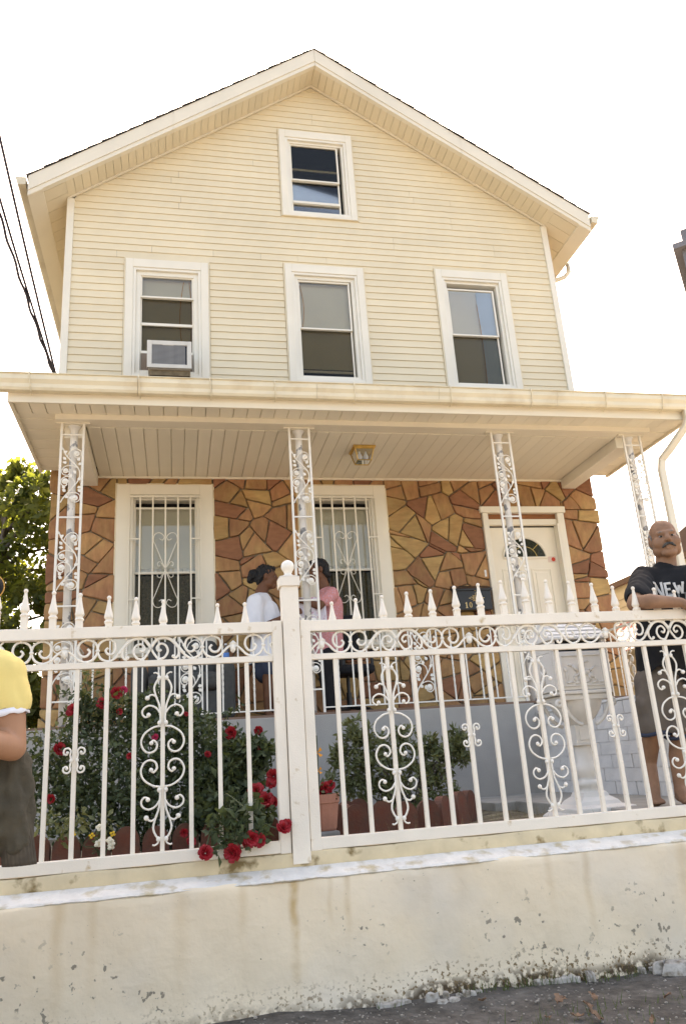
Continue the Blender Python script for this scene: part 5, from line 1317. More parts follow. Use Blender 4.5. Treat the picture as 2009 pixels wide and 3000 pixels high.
pc = thing('plaster_chunk', 'large broken white plaster chunk at the foot of the wall, far right', 'rubble', PZ(1970, 2835, GZ))
q = PZ(1985, 2850, GZ); m = MB(); chunk(m, (q.x+.04, q.y+.03, GZ-.01), .13, .07, .055, rr); m.build('slab_piece', M['plaster'], pc, bevel=.006)
q2 = PZ(1930, 2845, GZ); m = MB(); chunk(m, (q2.x, q2.y, GZ-.01), .05, .035, .05, rr); m.build('corner_piece', M['plaster'], pc, bevel=.004)
q = PZ(1310, 2930, GZ)
rbm = thing('plaster_rubble', 'flattened white plaster rubble lying on the dirt at the wall foot, centre', 'rubble', q)
for i in range(7):
    m = MB(); chunk(m, (q.x-.07+.035*i+rr.uniform(-.01, .01), q.y+rr.uniform(-.03, .045), GZ-.004), rr.uniform(.02, .045), rr.uniform(.015, .03), rr.uniform(.012, .04), rr); m.build('fragment', M['plaster'], rbm)
for i in range(16):
    x, y = rr.uniform(.9, 3.2), rr.uniform(3.0, 3.9); m = MB(); s = rr.uniform(.006, .016); chunk(m, (x, y, ground_z(x, y)-.003), s, s*.7, s*.8, rr)
    m.build('pebble', M['plaster'], rbm)
# ------------------------------------------------------------------ porch furniture
ac_ = thing('grey_armchair', 'wide grey upholstered armchair on the porch below the left window', 'armchair', (.1, 8.2, FLZ+.022))
Z0 = FLZ+.024
def cushion(name, x0, x1, y0, y1, z0, z1, mt, parent, b=.05):
    m = MB(); m.box(x0, x1, y0, y1, z0, z1); o = m.build(name, M[mt], parent, smooth=True); bv = o.modifiers.new('b', 'BEVEL'); bv.width = b; bv.segments = 4; return o
cushion('base', -.33, .47, 7.72, 8.5, Z0+.02, Z0+.30, 'sofa', ac_); cushion('seat_cushion', -.26, .40, 7.66, 8.3, Z0+.30, Z0+.47, 'sofa', ac_, .06)
cushion('backrest', -.28, .42, 8.22, 8.52, Z0+.36, Z0+.86, 'sofa', ac_, .08)
for x0, x1 in ((-.42, -.27), (.41, .56)): cushion('armrest', x0, x1, 7.70, 8.45, Z0+.02, Z0+.56, 'sofa', ac_, .06)
for x in (-.36, .50):
    for y in (7.78, 8.4): m = MB(); m.box(x-.02, x+.02, y-.02, y+.02, Z0, Z0+.03); m.build('foot', M['black'], ac_)
wb = thing('water_bottle', 'small clear water bottle with blue label standing on the armchair', 'bottle', (P(627, 1970, 7.95).x, 7.95, Z0+.56))
qx = .487; zb = Z0+.562
m = MB(); m.lathe([(.028, 0), (.032, .01), (.032, .13), (.02, .165), (.012, .175), (.012, .19)], (qx, 7.95, zb), 12); m.build('bottle_body', M['clear'], wb, smooth=True)
m = MB(); m.lathe([(.0328, .05), (.0328, .11)], (qx, 7.95, zb), 12); m.build('label_band', M['blue'], wb, smooth=True)
m = MB(); m.lathe([(.014, .19), (.014, .205), (.0, .206)], (qx, 7.95, zb), 10); m.build('cap', M['whitep'], wb)
oc = thing('office_chair', 'black swivel office chair behind the woman in pink', 'chair', (1.80, 8.25, Z0))
cushion('seat', 1.55, 2.03, 8.0, 8.45, Z0+.42, Z0+.52, 'fabric_black', oc, .04)
cushion('backrest', 1.54, 1.98, 8.44, 8.52, Z0+.62, Z0+1.12, 'fabric_black', oc, .04)
m = MB(); m.box(1.75, 1.81, 8.47, 8.50, Z0+.44, Z0+.7); m.build('back_bracket', M['black'], oc)
for x in (1.50, 2.05):
    m = MB(); m.box(x-.02, x+.02, 8.05, 8.36, Z0+.66, Z0+.69); m.box(x-.015, x+.015, 8.2, 8.24, Z0+.46, Z0+.66); m.build('armrest', M['black'], oc, bevel=.008)
m = MB(); m.lathe([(.03, .08), (.03, .25), (.02, .25), (.02, .42)], (1.78, 8.24, Z0), 10); m.build('gas_post', M['black'], oc)
for k in range(5):
    a = 2*math.pi*k/5+.3; e = Vector((1.78+.28*math.cos(a), 8.24+.28*math.sin(a), Z0+.06)); m = MB(); m.tube([(1.78, 8.24, Z0+.10), e], [.025, .015], 6); m.build('base_arm', M['black'], oc)
    m = MB(); m.ball(e-Vector((0, 0, .032)), (.02, .02, .028), 8, 6); m.build('caster', M['black'], oc)

# ------------------------------------------------------------------ people
def blob(name, prims, mt, parent, voxel=.008, sm=6, cloth=0.0, cs=9.0, cut=None):
    m = MB()
    for p in prims:
        if p[0] == 'c':
            pts = [Vector(q) for q in p[1]]; rs = p[2]
            for (a, ra), (b, rb_) in zip(zip(pts[:-1], rs[:-1]), zip(pts[1:], rs[1:])):
                n = max(2, int((b-a).length/.03)); m.tube([a.lerp(b, i/n) for i in range(n+1)], [ra+(rb_-ra)*i/n for i in range(n+1)], 14)
            for q, r in zip(pts, rs): m.ball(q, r, 14, 9)
        else: m.ball(p[1], p[2], 18, 12, p[3] if len(p) > 3 else None)
    me = m.mesh(name+'_raw', None); o = bpy.data.objects.new(name+'_raw', me); COL.objects.link(o)
    rm = o.modifiers.new('r', 'REMESH'); rm.mode = 'VOXEL'; rm.voxel_size = voxel
    s = o.modifiers.new('s', 'SMOOTH'); s.factor = .5; s.iterations = sm
    dg = bpy.context.evaluated_depsgraph_get(); out = bpy.data.meshes.new_from_object(o.evaluated_get(dg)); out.name = name
    bpy.data.objects.remove(o); bpy.data.meshes.remove(me)
    if cloth:
        nv = len(out.vertices); co = np.empty(nv*3, np.float32); no = np.empty(nv*3, np.float32)
        out.vertices.foreach_get('co', co); out.vertices.foreach_get('normal', no); co = co.reshape(-1, 3); no = no.reshape(-1, 3)
        d = np.array([mnoise.noise(Vector((float(c[0])*cs, float(c[1])*cs, float(c[2])*cs*.45)))+.5*mnoise.noise(Vector((float(c[0])*cs*2.3+7, float(c[1])*cs*2.3, float(c[2])*cs*1.2))) for c in co])
        out.vertices.foreach_set('co', (co+no*(d*cloth)[:, None]).ravel())
    if cut:
        bm = bmesh.new(); bm.from_mesh(out)
        for co_, no_ in cut: bmesh.ops.bisect_plane(bm, geom=bm.verts[:]+bm.edges[:]+bm.faces[:], plane_co=co_, plane_no=no_, clear_outer=True)
        bm.to_mesh(out); bm.free()
    out.shade_smooth(); out.materials.append(M[mt])
    return place(name, out, parent)
def frame(c, yaw, pitch=0, roll=0, s=1.0):     # local head frame: face looks along -Y
    R_ = Matrix.Rotation(yaw, 3, 'Z') @ Matrix.Rotation(pitch, 3, 'X') @ Matrix.Rotation(roll, 3, 'Y')
    c = Vector(c)
    return (lambda x, y, z: c+R_ @ (Vector((x, y, z))*s)), R_
def head_prims(L, R_, s=1.0, full=0.0):
    e = lambda c, r: ('e', L(*c), tuple(q*s for q in r), R_)
    k = lambda pts, rs: ('c', [L(*q) for q in pts], [r*s for r in rs])
    return [e((0, .012, .035), (.078, .097, .088)), e((0, -.022, -.035), (.066+full, .074, .085)), e((.036, -.055, -.03), (.034+full, .036, .038)), e((-.036, -.055, -.03), (.034+full, .036, .038)),
            e((0, -.062, -.095), (.034+full, .032, .026)), e((.042+full, -.012, -.068), (.028, .052, .040)), e((-.042-full, -.012, -.068), (.028, .052, .040)),
            k([(0, -.088, .022), (0, -.110, -.018)], [.010, .015]), e((.013, -.100, -.024), (.010, .012, .009)), e((-.013, -.100, -.024), (.010, .012, .009)),
            k([(-.045, -.072, .026), (-.015, -.087, .024), (.015, -.087, .024), (.045, -.072, .026)], [.012, .013, .013, .012]),
            e((0, -.090, -.058), (.026, .010, .007)), e((0, -.088, -.071), (.024, .011, .008)),
            e((.081, .012, -.005), (.010, .02, .033)), e((-.081, .012, -.005), (.010, .02, .033))]
def hand_prims(w, d, up_, s=1.0, curl=.5):     # w wrist, d pointing direction, up_ back of the hand
    w, d, up_ = Vector(w), Vector(d).normalized(), Vector(up_).normalized(); side = d.cross(up_).normalized()
    pr = [('c', [w, w+d*.035*s], [.026*s, .032*s])]
    c = w+d*.055*s; Rm = Matrix((side, d, up_)).transposed()
    pr.append(('e', c, (.040*s, .048*s, .017*s), Rm))
    for i, (o, l) in enumerate(((-.030, .066), (-.010, .075), (.010, .070), (.029, .055))):
        a = w+d*.092*s+side*o*s; b = a+(d*(1-curl*.4)-up_*curl*.5)*l*.5*s; e_ = b+(d*(.6-curl*.5)-up_*(.5+curl*.4))*l*.5*s
        pr.append(('c', [w+d*.06*s+side*o*.9*s, a, b, e_], [.0105*s, .0098*s, .009*s, .0075*s]))
    a = w+d*.03*s-side*.030*s; pr.append(('c', [a, a+(d*.55-side*.75)*.035*s, a+(d*.95-side*.75-up_*.3)*.06*s], [.0135*s, .0115*s, .009*s]))
    return pr
def eyes(parent, L, R_, s=1.0):
    for sx in (-1, 1):
        m = MB(); m.ball(L(sx*.032, -.079, .003), (.0135*s, .008*s, .0075*s), 10, 6, R_); m.build('eye', M['eye'], parent, smooth=True)
        m = MB(); m.ball(L(sx*.032, -.0855, .003), (.0062*s, .004*s, .0062*s), 8, 6, R_); m.build('iris', M['pupil'], parent, smooth=True)

# --- the man leaning on the fence
man = thing('person', 'bald man with grey moustache in black t-shirt and cargo shorts leaning on the fence', 'person', (3.05, 4.5, SL))
MY = 4.50
hc = P(1944, 1580, MY); face = math.radians(-34)      # looks towards the camera, a little to his left
L, R_ = frame(hc, face+math.radians(10), math.radians(2), math.radians(-2), 1.10)
neck = P(1950, 1655, MY+.04)
shR, shL = P(1886, 1698, MY+.06), P(2030, 1688, MY-.08)
elR = P(1862, 1795, F+.07); elL = P(2120, 1800, 4.20); wrR = P(1996, 1776, F-.055); miR = P(1906, 1785, F-.058); wrL = P(2050, 1785, F+.01)
# forearm lies on the top rail
elR.z = TR1+.056; wrR.z = TR1+.034; miR.z = TR1+.046; wrL.z = TR1+.04; elL.z = TR1+.055
ch = P(1952, 1755, MY+.04); be = P(1950, 1900, MY+.07); pe = P(1950, 1985, MY+.09)
hipR, hipL = P(1912, 2000, MY+.10), P(1992, 2000, MY+.06)
knR, knL = P(1912, 2140, MY+.06), P(1990, 2150, MY+.0)
anR = P(1905, 2238, MY+.16); anL = P(1990, 2305, MY+.02)
gz = SL+.012
toR = Vector((P(1942, 2325, MY+.0).x, MY+.02, gz+.012)); baR = Vector((P(1925, 2310, MY).x, MY+.05, gz+.02))
anL.z = gz+.075; heL = Vector((anL.x+.01, anL.y+.035, gz+.03)); toL = Vector((anL.x-.07, anL.y-.16, gz+.012)); baL = Vector((anL.x-.045, anL.y-.10, gz+.025))
pr = head_prims(L, R_, 1.10, .012)
pr += [('c', [L(0, .02, -.06), neck, (neck+ch)/2], [.062, .068, .075]), ('c', [shR, neck*.5+ch*.5, shL], [.055, .08, .055]), ('c', [ch, be, pe], [.13, .15, .135]),
       ('c', [shR, elR], [.058, .048]), ('c', [elR, miR, wrR], [.046, .046, .030]), ('c', [shL, elL], [.058, .048]), ('c', [elL, elL.lerp(wrL, .35), wrL], [.046, .045, .030]),
       ('c', [hipR, knR], [.095, .062]), ('c', [knR, knR.lerp(anR, .4)+Vector((0, .02, 0)), anR], [.058, .056, .036]), ('c', [hipL, knL], [.095, .062]), ('c', [knL, knL.lerp(anL, .4)+Vector((0, .02, 0)), anL], [.058, .056, .036]),
       ('c', [anR, (anR+baR)/2, baR, toR], [.036, .038, .036, .016]), ('c', [anR, anR+Vector((0, .035, -.01))], [.036, .028]),
       ('c', [anL, heL], [.038, .03]), ('c', [anL, baL, toL], [.038, .034, .016]), ('c', [heL, baL], [.03, .03])]
dR = (Vector((1, -.5, -.75))).normalized()
pr += hand_prims(wrR, dR, Vector((.6, -.55, .6)), 1.0, .7); pr += hand_prims(wrL, Vector((-1, -.4, -.5)), Vector((-.3, -.6, .7)), 1.0, .7)
for i in range(5):     # toes
    o = (i-2)*.014; pr.append(('c', [baR+Vector((o, -.02, -.006)), baR+Vector((o*1.15, -.06+.004*abs(i-1), -.012))], [.009, .008])); pr.append(('c', [baL+Vector((o, -.03, -.01)), baL+Vector((o*1.15-.02, -.075+.004*abs(i-1), -.012))], [.009, .008]))
blob('body', pr, 'skin_m', man, .0065, 4)
eyes(man, L, R_, 1.10)
for sx in (-1, 1):
    m = MB(); m.tube([L(sx*.017, -.094, .026), L(sx*.034, -.091, .030), L(sx*.053, -.074, .022)], [.003, .0038, .002], 6); m.build('eyebrow', M['hairg'], man, smooth=True)
    m = MB(); m.tube([L(sx*.0, -.101, -.045), L(sx*.018, -.100, -.050), L(sx*.038, -.090, -.066)], [.0095, .010, .005], 7); m.build('moustache', M['hair'] if sx > 9 else mat('grizzled_hair', (.06, .055, .05), .8, .4, 90), man, smooth=True)
    m = MB()
    m.ball(L(sx*.074, .03, .012), (.012, .05, .042), 12, 8, R_); m.ball(L(sx*.055, .075, -.005), (.03, .03, .045), 12, 8, R_); m.build('side_hair', M['hairg'], man, smooth=True)
# t-shirt with sleeves
slv = shR.lerp(elR, .72)
pr = [('c', [shR, neck*.42+ch*.58, shL], [.088, .115, .088]), ('c', [ch, be, pe], [.172, .192, .182]), ('c', [shR, slv], [.083, .085]), ('c', [shL, shL.lerp(elL, .72)], [.083, .085]),
      ('c', [shR+Vector((.03, 0, -.02)), ch], [.10, .16]), ('c', [shL+Vector((-.03, 0, -.02)), ch], [.10, .16]), ('c', [(neck+ch)/2+Vector((0, .012, .058)), ch], [.088, .14]), ('c', [be, pe+Vector((0, 0, -.03))], [.188, .186])]
shirt = blob('t_shirt', pr, 'tee_black', man, .010, 4, .012, 10.0, cut=[(slv+(elR-shR).normalized()*.06, (elR-shR).normalized()), ((0, 0, pe.z-.07), (0, 0, -1))])
# cargo shorts
thR, thL = hipR.lerp(knR, .92), hipL.lerp(knL, .92)
pr = [('c', [pe, pe+Vector((0, 0, -.06))], [.165, .16]), ('c', [hipR, thR], [.118, .098]), ('c', [hipL, thL], [.118, .098]), ('e', hipR.lerp(knR, .55)+Vector((-.085, -.01, 0)), (.035, .06, .075))]
blob('shorts', pr, 'shorts', man, .010, 4, .009, 11.0, cut=[((0, 0, thR.z-.045), (0, 0, -1))])
m = MB()
for t_ in (thR, thL): m.tube([(t_.x+.092*math.cos(a), t_.y+.092*math.sin(a), t_.z-.045+.006*math.sin(3*a)) for a in np.linspace(0, 2*math.pi, 21)], .012, 5)
m.build('shorts_hem', M['denim'], man, smooth=True)
# lettering on the chest: NEW YORK / CITY, projected on to the shirt
bvh = BVHTree.FromPolygons([v.co.copy() for v in shirt.data.vertices], [tuple(p.vertices) for p in shirt.data.polygons])
cn = Vector((math.sin(face)*1.0, -math.cos(face), 0)).normalized(); cr_ = Vector((math.cos(face), math.sin(face), 0))
cn = Vector((-.52, -.85, 0)).normalized(); cr_ = Vector((.85, -.52, 0)).normalized()
LET = {'N': [((0, 0), (0, 1)), ((0, 1), (.7, 0)), ((.7, 0), (.7, 1))], 'E': [((0, 0), (0, 1)), ((0, 1), (.6, 1)), ((0, .52), (.48, .52)), ((0, 0), (.6, 0))], 'W': [((0, 1), (.22, 0)), ((.22, 0), (.44, .8)), ((.44, .8), (.66, 0)), ((.66, 0), (.88, 1))],
       'Y': [((0, 1), (.35, .48)), ((.7, 1), (.35, .48)), ((.35, .48), (.35, 0))], 'O': [((.1, 0), (.6, 0)), ((.6, 0), (.7, .2)), ((.7, .2), (.7, .8)), ((.7, .8), (.6, 1)), ((.6, 1), (.1, 1)), ((.1, 1), (0, .8)), ((0, .8), (0, .2)), ((0, .2), (.1, 0))],
       'R': [((0, 0), (0, 1)), ((0, 1), (.55, 1)), ((.55, 1), (.62, .75)), ((.62, .75), (.55, .5)), ((.55, .5), (0, .5)), ((.3, .5), (.68, 0))], 'K': [((0, 0), (0, 1)), ((.65, 1), (0, .45)), ((.2, .6), (.68, 0))],
       'C': [((.65, .85), (.5, 1)), ((.5, 1), (.15, 1)), ((.15, 1), (0, .8)), ((0, .8), (0, .2)), ((0, .2), (.15, 0)), ((.15, 0), (.5, 0)), ((.5, 0), (.65, .15))], 'I': [((.1, 0), (.1, 1))], 'T': [((0, 1), (.7, 1)), ((.35, 0), (.35, 1))]}
SERIF = {'N': [(0, 0), (0, 1), (.7, 1)], 'E': [(0, 0), (0, 1)], 'W': [(0, 1), (.88, 1)], 'Y': [(0, 1), (.7, 1), (.35, 0)], 'R': [(0, 0), (.68, 0)], 'K': [(0, 0), (0, 1), (.65, 1), (.68, 0)], 'I': [(.1, 0), (.1, 1)], 'T': [(.35, 0)]}
def onshirt(u, v, lift):
    o = ch+cr_*u+Vector((0, 0, v))+cn*.6; h = bvh.ray_cast(o, -cn)
    return (h[0] if h[0] else ch+cr_*u+Vector((0, 0, v))+cn*.2)+cn*lift
def letters(txt, u0, v0, hs, w, gap, th, name, mt, parent):
    m = MB(); u = u0
    for i, chx in enumerate(txt):
        if chx == ' ': u += w*.35; continue
        h = hs(i, len(txt)); base = v0+(hs(0, len(txt))-h)*.62
        segs_ = list(LET[chx])+[((p[0]-.13, p[1]), (p[0]+.13, p[1])) for p in SERIF.get(chx, [])]
        for a, b in segs_:
            n = 3; pts = [onshirt(u+(a[0]+(b[0]-a[0])*k/n)*w, base+(a[1]+(b[1]-a[1])*k/n)*h, .003) for k in range(n+1)]
            m.tube(pts, th, 4, flat=.3, up=cn)
        u += w*(max(max(a[0], b[0]) for a, b in LET[chx])+gap)
    m.build(name, M[mt], parent)
letters('NEW YORK', -.066, -.022, lambda i, n: .105-.050*math.sin(math.pi*i/(n-1)), .058, .36, .0072, 'chest_print', 'print', man)
letters('CITY', .002, -.030, lambda i, n: .034, .05, .5, .0052, 'chest_print', 'printg', man)

# --- woman in white on the porch, seen from her right side
WZ = FLZ+.022
wm = thing('person', 'woman with dark hair in a bun, white t-shirt, standing on the porch', 'person', (.92, 7.95, WZ))
WY_ = 7.95
hc = P(783, 1692, WY_); L, R_ = frame(hc, math.radians(82), math.radians(3), 0, 1.0)
neck = P(765, 1735, WY_); shN, shF = P(748, 1765, WY_-.16), P(765, 1762, WY_+.16)
ch = P(775, 1800, WY_); be = P(790, 1870, WY_); pe = P(785, 1935, WY_); elN = P(742, 1850, WY_-.20); wrN = P(852, 1800, WY_-.20); elF = P(800, 1850, WY_+.2); wrF = P(875, 1790, WY_+.12)
hn, hf = pe+Vector((-.0, -.09, -.03)), pe+Vector((.02, .09, -.03)); kn, kf = Vector((hn.x-.01, WY_-.09, WZ+.40)), Vector((hf.x+.06, WY_+.09, WZ+.40)); an, af = Vector((hn.x-.03, WY_-.09, WZ+.08)), Vector((hf.x+.05, WY_+.09, WZ+.08))
pr = head_prims(L, R_, 1.0, .006)+[('c', [L(0, .02, -.06), neck], [.058, .065]), ('c', [shN, neck*.6+ch*.4, shF], [.06, .085, .06]), ('c', [ch, be, pe], [.13, .145, .15]), ('c', [shN, elN], [.055, .045]), ('c', [elN, wrN], [.044, .028]), ('c', [shF, elF], [.055, .045]), ('c', [elF, wrF], [.044, .028]),
     ('c', [hn, kn, an], [.10, .064, .036]), ('c', [hf, kf, af], [.10, .064, .036]), ('c', [an, an+Vector((.0, 0, -.045)), an+Vector((.15, 0, -.055))], [.036, .032, .02]), ('c', [af, af+Vector((0, 0, -.045)), af+Vector((.15, 0, -.055))], [.036, .032, .02])]
pr += hand_prims(wrN, Vector((1, 0, .35)), Vector((0, -1, .2)), .95, .5)+hand_prims(wrF, Vector((1, 0, .3)), Vector((0, -.3, 1)), .95, .5)
blob('body', pr, 'skin_d', wm, .0085, 4); eyes(wm, L, R_)
pr = [('e', L(0, .028, .05), (.086, .102, .088), R_), ('e', L(0, .07, .0), (.076, .062, .085), R_), ('e', L(0, .145, .03), (.06, .052, .055), R_), ('e', L(.02, .165, -.01), (.045, .045, .045), R_), ('e', L(0, -.03, .095), (.06, .055, .03), R_), ('c', [L(.082, -.01, .03), L(.084, .0, -.03)], [.016, .008])]
hr = blob('hair', pr, 'hair', wm, .006, 1, .016, 48)
pr = [('c', [shN, neck*.55+ch*.45, shF], [.085, .11, .085]), ('c', [ch, be, pe+Vector((0, 0, .02))], [.165, .185, .19]), ('c', [shN, shN.lerp(elN, .85)], [.09, .105]), ('c', [shF, shF.lerp(elF, .85)], [.09, .105]), ('c', [pe, pe+Vector((0, 0, -.05))], [.19, .19])]
blob('t_shirt', pr, 'tee_white', wm, .010, 5, .016, 8, cut=[((0, 0, pe.z-.03), (0, 0, -1))])
pr = [('c', [pe+Vector((0, 0, -.02)), pe+Vector((0, 0, -.08))], [.165, .16]), ('c', [hn, hn.lerp(kn, .35)], [.115, .10]), ('c', [hf, hf.lerp(kf, .35)], [.115, .10])]
blob('shorts', pr, 'denim', wm, .012, 3, .006)
# --- woman in pink facing her
pw = thing('person', 'woman with dark hair in a pink top on the porch, holding out a cloth', 'person', (1.58, 8.0, WZ))
PY = 8.02
hc = P(930, 1672, PY); L, R_ = frame(hc, math.radians(-80), math.radians(8), 0, .98)
neck = P(950, 1722, PY); shN, shF = P(972, 1742, PY-.15), P(958, 1740, PY+.15); ch = P(965, 1775, PY); be = P(960, 1840, PY); pe = P(958, 1920, PY)
elN = P(935, 1775, PY-.24); wrN = P(882, 1760, PY-.2); elF = P(955, 1815, PY+.2); wrF = P(905, 1785, PY+.1)
hn, hf = pe+Vector((0, -.09, -.03)), pe+Vector((0, .09, -.03)); kn, kf = Vector((hn.x-.02, PY-.09, WZ+.42)), Vector((hf.x, PY+.09, WZ+.42)); an, af = Vector((hn.x, PY-.09, WZ+.08)), Vector((hf.x+.03, PY+.09, WZ+.08))
pr = head_prims(L, R_, .98)+[('c', [L(0, .02, -.06), neck], [.056, .062]), ('c', [shN, neck*.6+ch*.4, shF], [.058, .08, .058]), ('c', [ch, be, pe], [.12, .13, .14]), ('c', [shN, elN], [.052, .043]), ('c', [elN, wrN], [.042, .027]), ('c', [shF, elF], [.052, .043]), ('c', [elF, wrF], [.042, .027]),
     ('c', [hn, kn, an], [.095, .06, .035]), ('c', [hf, kf, af], [.095, .06, .035]), ('c', [an, an+Vector((0, 0, -.045)), an+Vector((-.15, 0, -.055))], [.036, .032, .02]), ('c', [af, af+Vector((0, 0, -.045)), af+Vector((-.15, 0, -.055))], [.036, .032, .02])]
pr += hand_prims(wrN, Vector((-1, 0, .1)), Vector((0, -.4, 1)), .95, .5)+hand_prims(wrF, Vector((-1, 0, .1)), Vector((0, -.3, 1)), .95, .5)
blob('body', pr, 'skin_d', pw, .0085, 4); eyes(pw, L, R_, .98)
pr = [('e', L(0, .028, .045), (.086, .102, .088), R_), ('e', L(0, .07, -.01), (.078, .06, .095), R_), ('e', L(0, -.03, .09), (.062, .058, .03), R_), ('c', [L(0, .1, -.06), L(0, .11, -.13)], [.045, .02])]
blob('hair', pr, 'hair', pw, .006, 1, .013, 48)
pr = [('c', [shN, neck*.55+ch*.45, shF], [.078, .10, .078]), ('c', [ch, be, pe], [.148, .158, .165]), ('c', [shN, shN.lerp(elN, .55)], [.078, .075]), ('c', [shF, shF.lerp(elF, .55)], [.078, .075])]
blob('pink_top', pr, 'tee_pink', pw, .010, 5, .010, 9, cut=[((0, 0, pe.z-.05), (0, 0, -1))])
pr = [('c', [pe+Vector((0, 0, -.02)), pe+Vector((0, 0, -.08))], [.155, .155]), ('c', [hn, kn, an+Vector((0, 0, .04))], [.115, .085, .07]), ('c', [hf, kf, af+Vector((0, 0, .04))], [.115, .085, .07])]
blob('trousers', pr, 'fabric_black', pw, .012, 3, .006)
# cloth held between them
cl_ = thing('floral_cloth', 'pale pink floral cloth held between the two women on the porch', 'cloth', P(905, 1800, PY-.18))
m = MB(); vv = []; a, b = P(862, 1752, PY-.16), P(952, 1748, PY-.22); nx, nz_ = 18, 10
for j in range(nz_+1):
    for i in range(nx+1):
        t = i/nx; q = a.lerp(b, t); vv.append((q.x, q.y+.02*math.sin(t*17+j*.2)*(j/nz_)-.03*j/nz_, q.z-.30*j/nz_*(1+.1*math.sin(t*9))))
m.add(vv, [(j*(nx+1)+i, j*(nx+1)+i+1, (j+1)*(nx+1)+i+1, (j+1)*(nx+1)+i) for j in range(nz_) for i in range(nx)])
o = m.build('cloth_sheet', M['cloth_pink'], cl_, smooth=True); so = o.modifiers.new('s', 'SOLIDIFY'); so.thickness = .004

# --- person in yellow at the left edge, on the pavement
yp = thing('person', 'person in yellow t-shirt and dark cap at the left edge, arm bent', 'person', (-.80, 2.85, GZ))
YY = 2.82
hc = P(-95, 1760, YY+.05); L, R_ = frame(hc, math.radians(15), 0, 0, 1.0)
sh1 = P(12, 1975, YY); sh2 = P(-330, 1960, YY+.1); neck = P(-130, 1880, YY+.05); ch = P(-140, 2060, YY+.06); be = P(-190, 2250, YY+.08); pe = P(-260, 2420, YY+.08)
el = P(38, 2190, YY); wr = P(-115, 2160, YY-.22); el2 = P(-360, 2200, YY+.05); wr2 = P(-200, 2230, YY-.2)
hr_, hl_ = pe+Vector((.1, 0, -.05)), pe+Vector((-.1, 0, -.05)); kr, kl = Vector((hr_.x, YY+.05, GZ+.47)), Vector((hl_.x, YY+.05, GZ+.47)); ar, al = Vector((hr_.x, YY+.08, GZ+.09)), Vector((hl_.x, YY+.08, GZ+.09))
pr = head_prims(L, R_, 1.0)+[('c', [L(0, .02, -.06), neck, (neck+ch)/2], [.06, .068, .075]), ('c', [sh1, neck*.5+ch*.5, sh2], [.06, .10, .06]), ('c', [ch, be, pe], [.13, .135, .14]), ('c', [sh1, sh1.lerp(el, .5), el], [.058, .056, .043]), ('c', [el, el.lerp(wr, .35), wr], [.044, .044, .03]), ('c', [sh2, el2], [.058, .045]), ('c', [el2, wr2], [.045, .03]),
     ('c', [hr_, kr, ar], [.095, .062, .038]), ('c', [hl_, kl, al], [.095, .062, .038]), ('c', [ar, ar+Vector((0, .02, -.05)), ar+Vector((0, -.17, -.065))], [.038, .034, .022]), ('c', [al, al+Vector((0, .02, -.05)), al+Vector((0, -.17, -.065))], [.038, .034, .022])]
pr += hand_prims(wr, Vector((-1, -.3, .0)), Vector((0, -1, .3)), 1, .6)+hand_prims(wr2, Vector((1, -.3, 0)), Vector((0, -1, .3)), 1, .6)
blob('body', pr, 'skin_y', yp, .007, 4); eyes(yp, L, R_)
d_ = (el-sh1).normalized(); sl = sh1.lerp(el, .40)
pr = [('c', [sh1, neck*.45+ch*.55, sh2], [.075, .115, .075]), ('c', [ch, be, pe], [.15, .155, .16]), ('c', [sh1, sl], [.070, .071]), ('c', [sh2, sh2.lerp(el2, .45)], [.072, .075]), ('c', [sh1+Vector((-.04, 0, 0)), ch], [.085, .13])]
blob('yellow_t_shirt', pr, 'tee_yellow', yp, .008, 4, .012, 12, cut=[(sl+d_*.035, d_)])
side = d_.cross(Vector((0, 1, 0))).normalized(); fw_ = side.cross(d_).normalized()
m = MB(); rg_ = []; nC = 28
for j in range(3):
    for k in range(nC):
        a = 2*math.pi*k/nC; rr_ = .062+.0018*math.sin(9*a)*(j > 0)+.001*j; rg_.append(sl+d_*(.024+.010*j+(.003*math.sin(7*a+1) if j == 2 else 0))+side*rr_*math.cos(a)+fw_*rr_*math.sin(a))
m.add(rg_, [(j*nC+k, j*nC+(k+1) % nC, (j+1)*nC+(k+1) % nC, (j+1)*nC+k) for j in range(2) for k in range(nC)]); o = m.build('white_undersleeve', M['tee_white'], yp, smooth=True); so = o.modifiers.new('s', 'SOLIDIFY'); so.thickness = .004
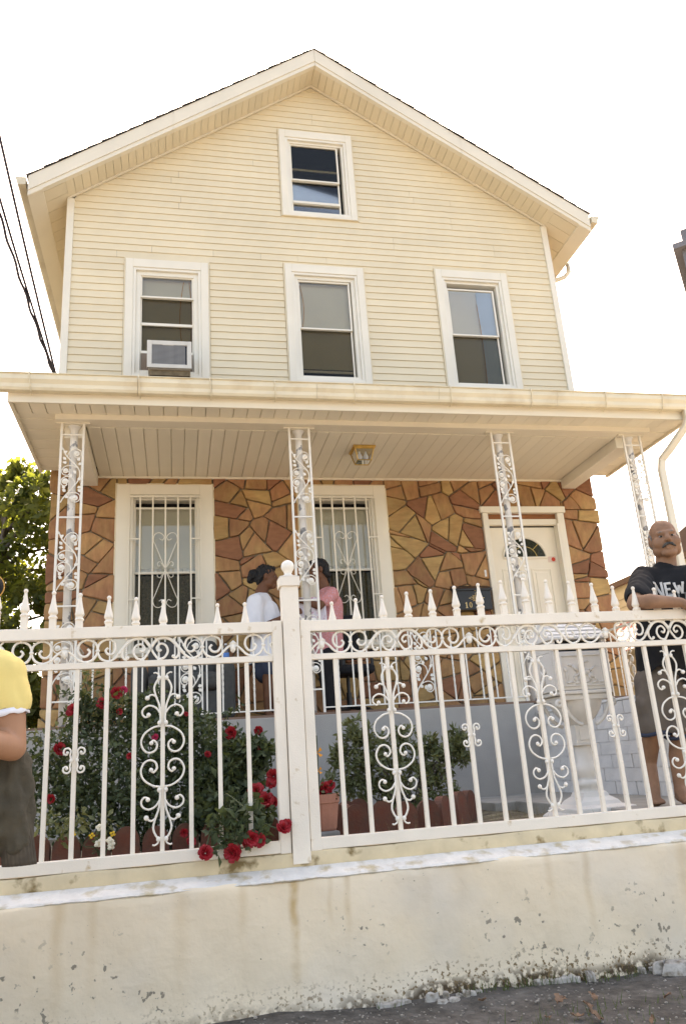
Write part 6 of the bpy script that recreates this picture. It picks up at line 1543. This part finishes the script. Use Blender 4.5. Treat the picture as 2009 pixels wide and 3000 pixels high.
pr = [('c', [pe+Vector((0, 0, -.02)), pe+Vector((0, 0, -.1))], [.15, .15]), ('c', [hr_, kr, ar+Vector((0, 0, .03))], [.115, .085, .075]), ('c', [hl_, kl, al+Vector((0, 0, .03))], [.115, .085, .075])]
blob('trousers', pr, 'denim', yp, .012, 3, .006)
# cap with a round brim edge
m = MB(); m.ball(L(0, .01, .055), (.092, .108, .085), 18, 10, R_); m.build('cap_crown', M['black'], yp, smooth=True)
bc = P(-56, 1722, YY-.02)
m = MB(); m.ball(bc, (.0765, .07, .0555), 26, 14); m.build('cap_bill', M['tee_black'], yp, smooth=True)
m = MB(); m.tube([(bc.x+.0765*math.cos(a), bc.y-.006, bc.z+.0555*math.sin(a)) for a in np.linspace(0, 2*math.pi, 33)], .0028, 6); m.build('brim_piping', M['orange'], yp, smooth=True)
# jacket hanging over the arm
jk = thing('jacket', 'olive brown jacket with ribbed cuff hanging from the arm of the person in yellow', 'jacket', P(30, 2400, YY+.07))
JY = YY+.085
a0, a1, a2 = P(20, 2205, JY), P(38, 2330, JY), P(48, 2462, JY)
pr = [('c', [a0, a1, a2], [.062, .066, .058]), ('c', [P(-60, 2200, JY), P(-50, 2330, JY), P(-40, 2430, JY)], [.09, .10, .085]), ('e', P(0, 2330, JY-.045), (.06, .03, .075))]
blob('sleeve_and_body', pr, 'jacket', jk, .006, 2, .026, 16)
c0, c1 = P(50, 2450, JY), P(58, 2535, JY); ax = (c1-c0).normalized(); sd_ = Vector((1, 0, 0)); m = MB(); rg_ = []; n = 96
for j in range(7):
    q = c0.lerp(c1, j/6)
    for k in range(n): a = 2*math.pi*k/n; r = (.050+.002*j/6)*(1+.035*math.cos(24*a)); rg_.append(q+Vector((r*math.cos(a), r*.75*math.sin(a), 0)))
m.add(rg_, [(j*n+k, j*n+(k+1) % n, (j+1)*n+(k+1) % n, (j+1)*n+k) for j in range(6) for k in range(n)]+[tuple(range(6*n, 7*n))]); m.build('ribbed_cuff', M['rib'], jk, smooth=True)
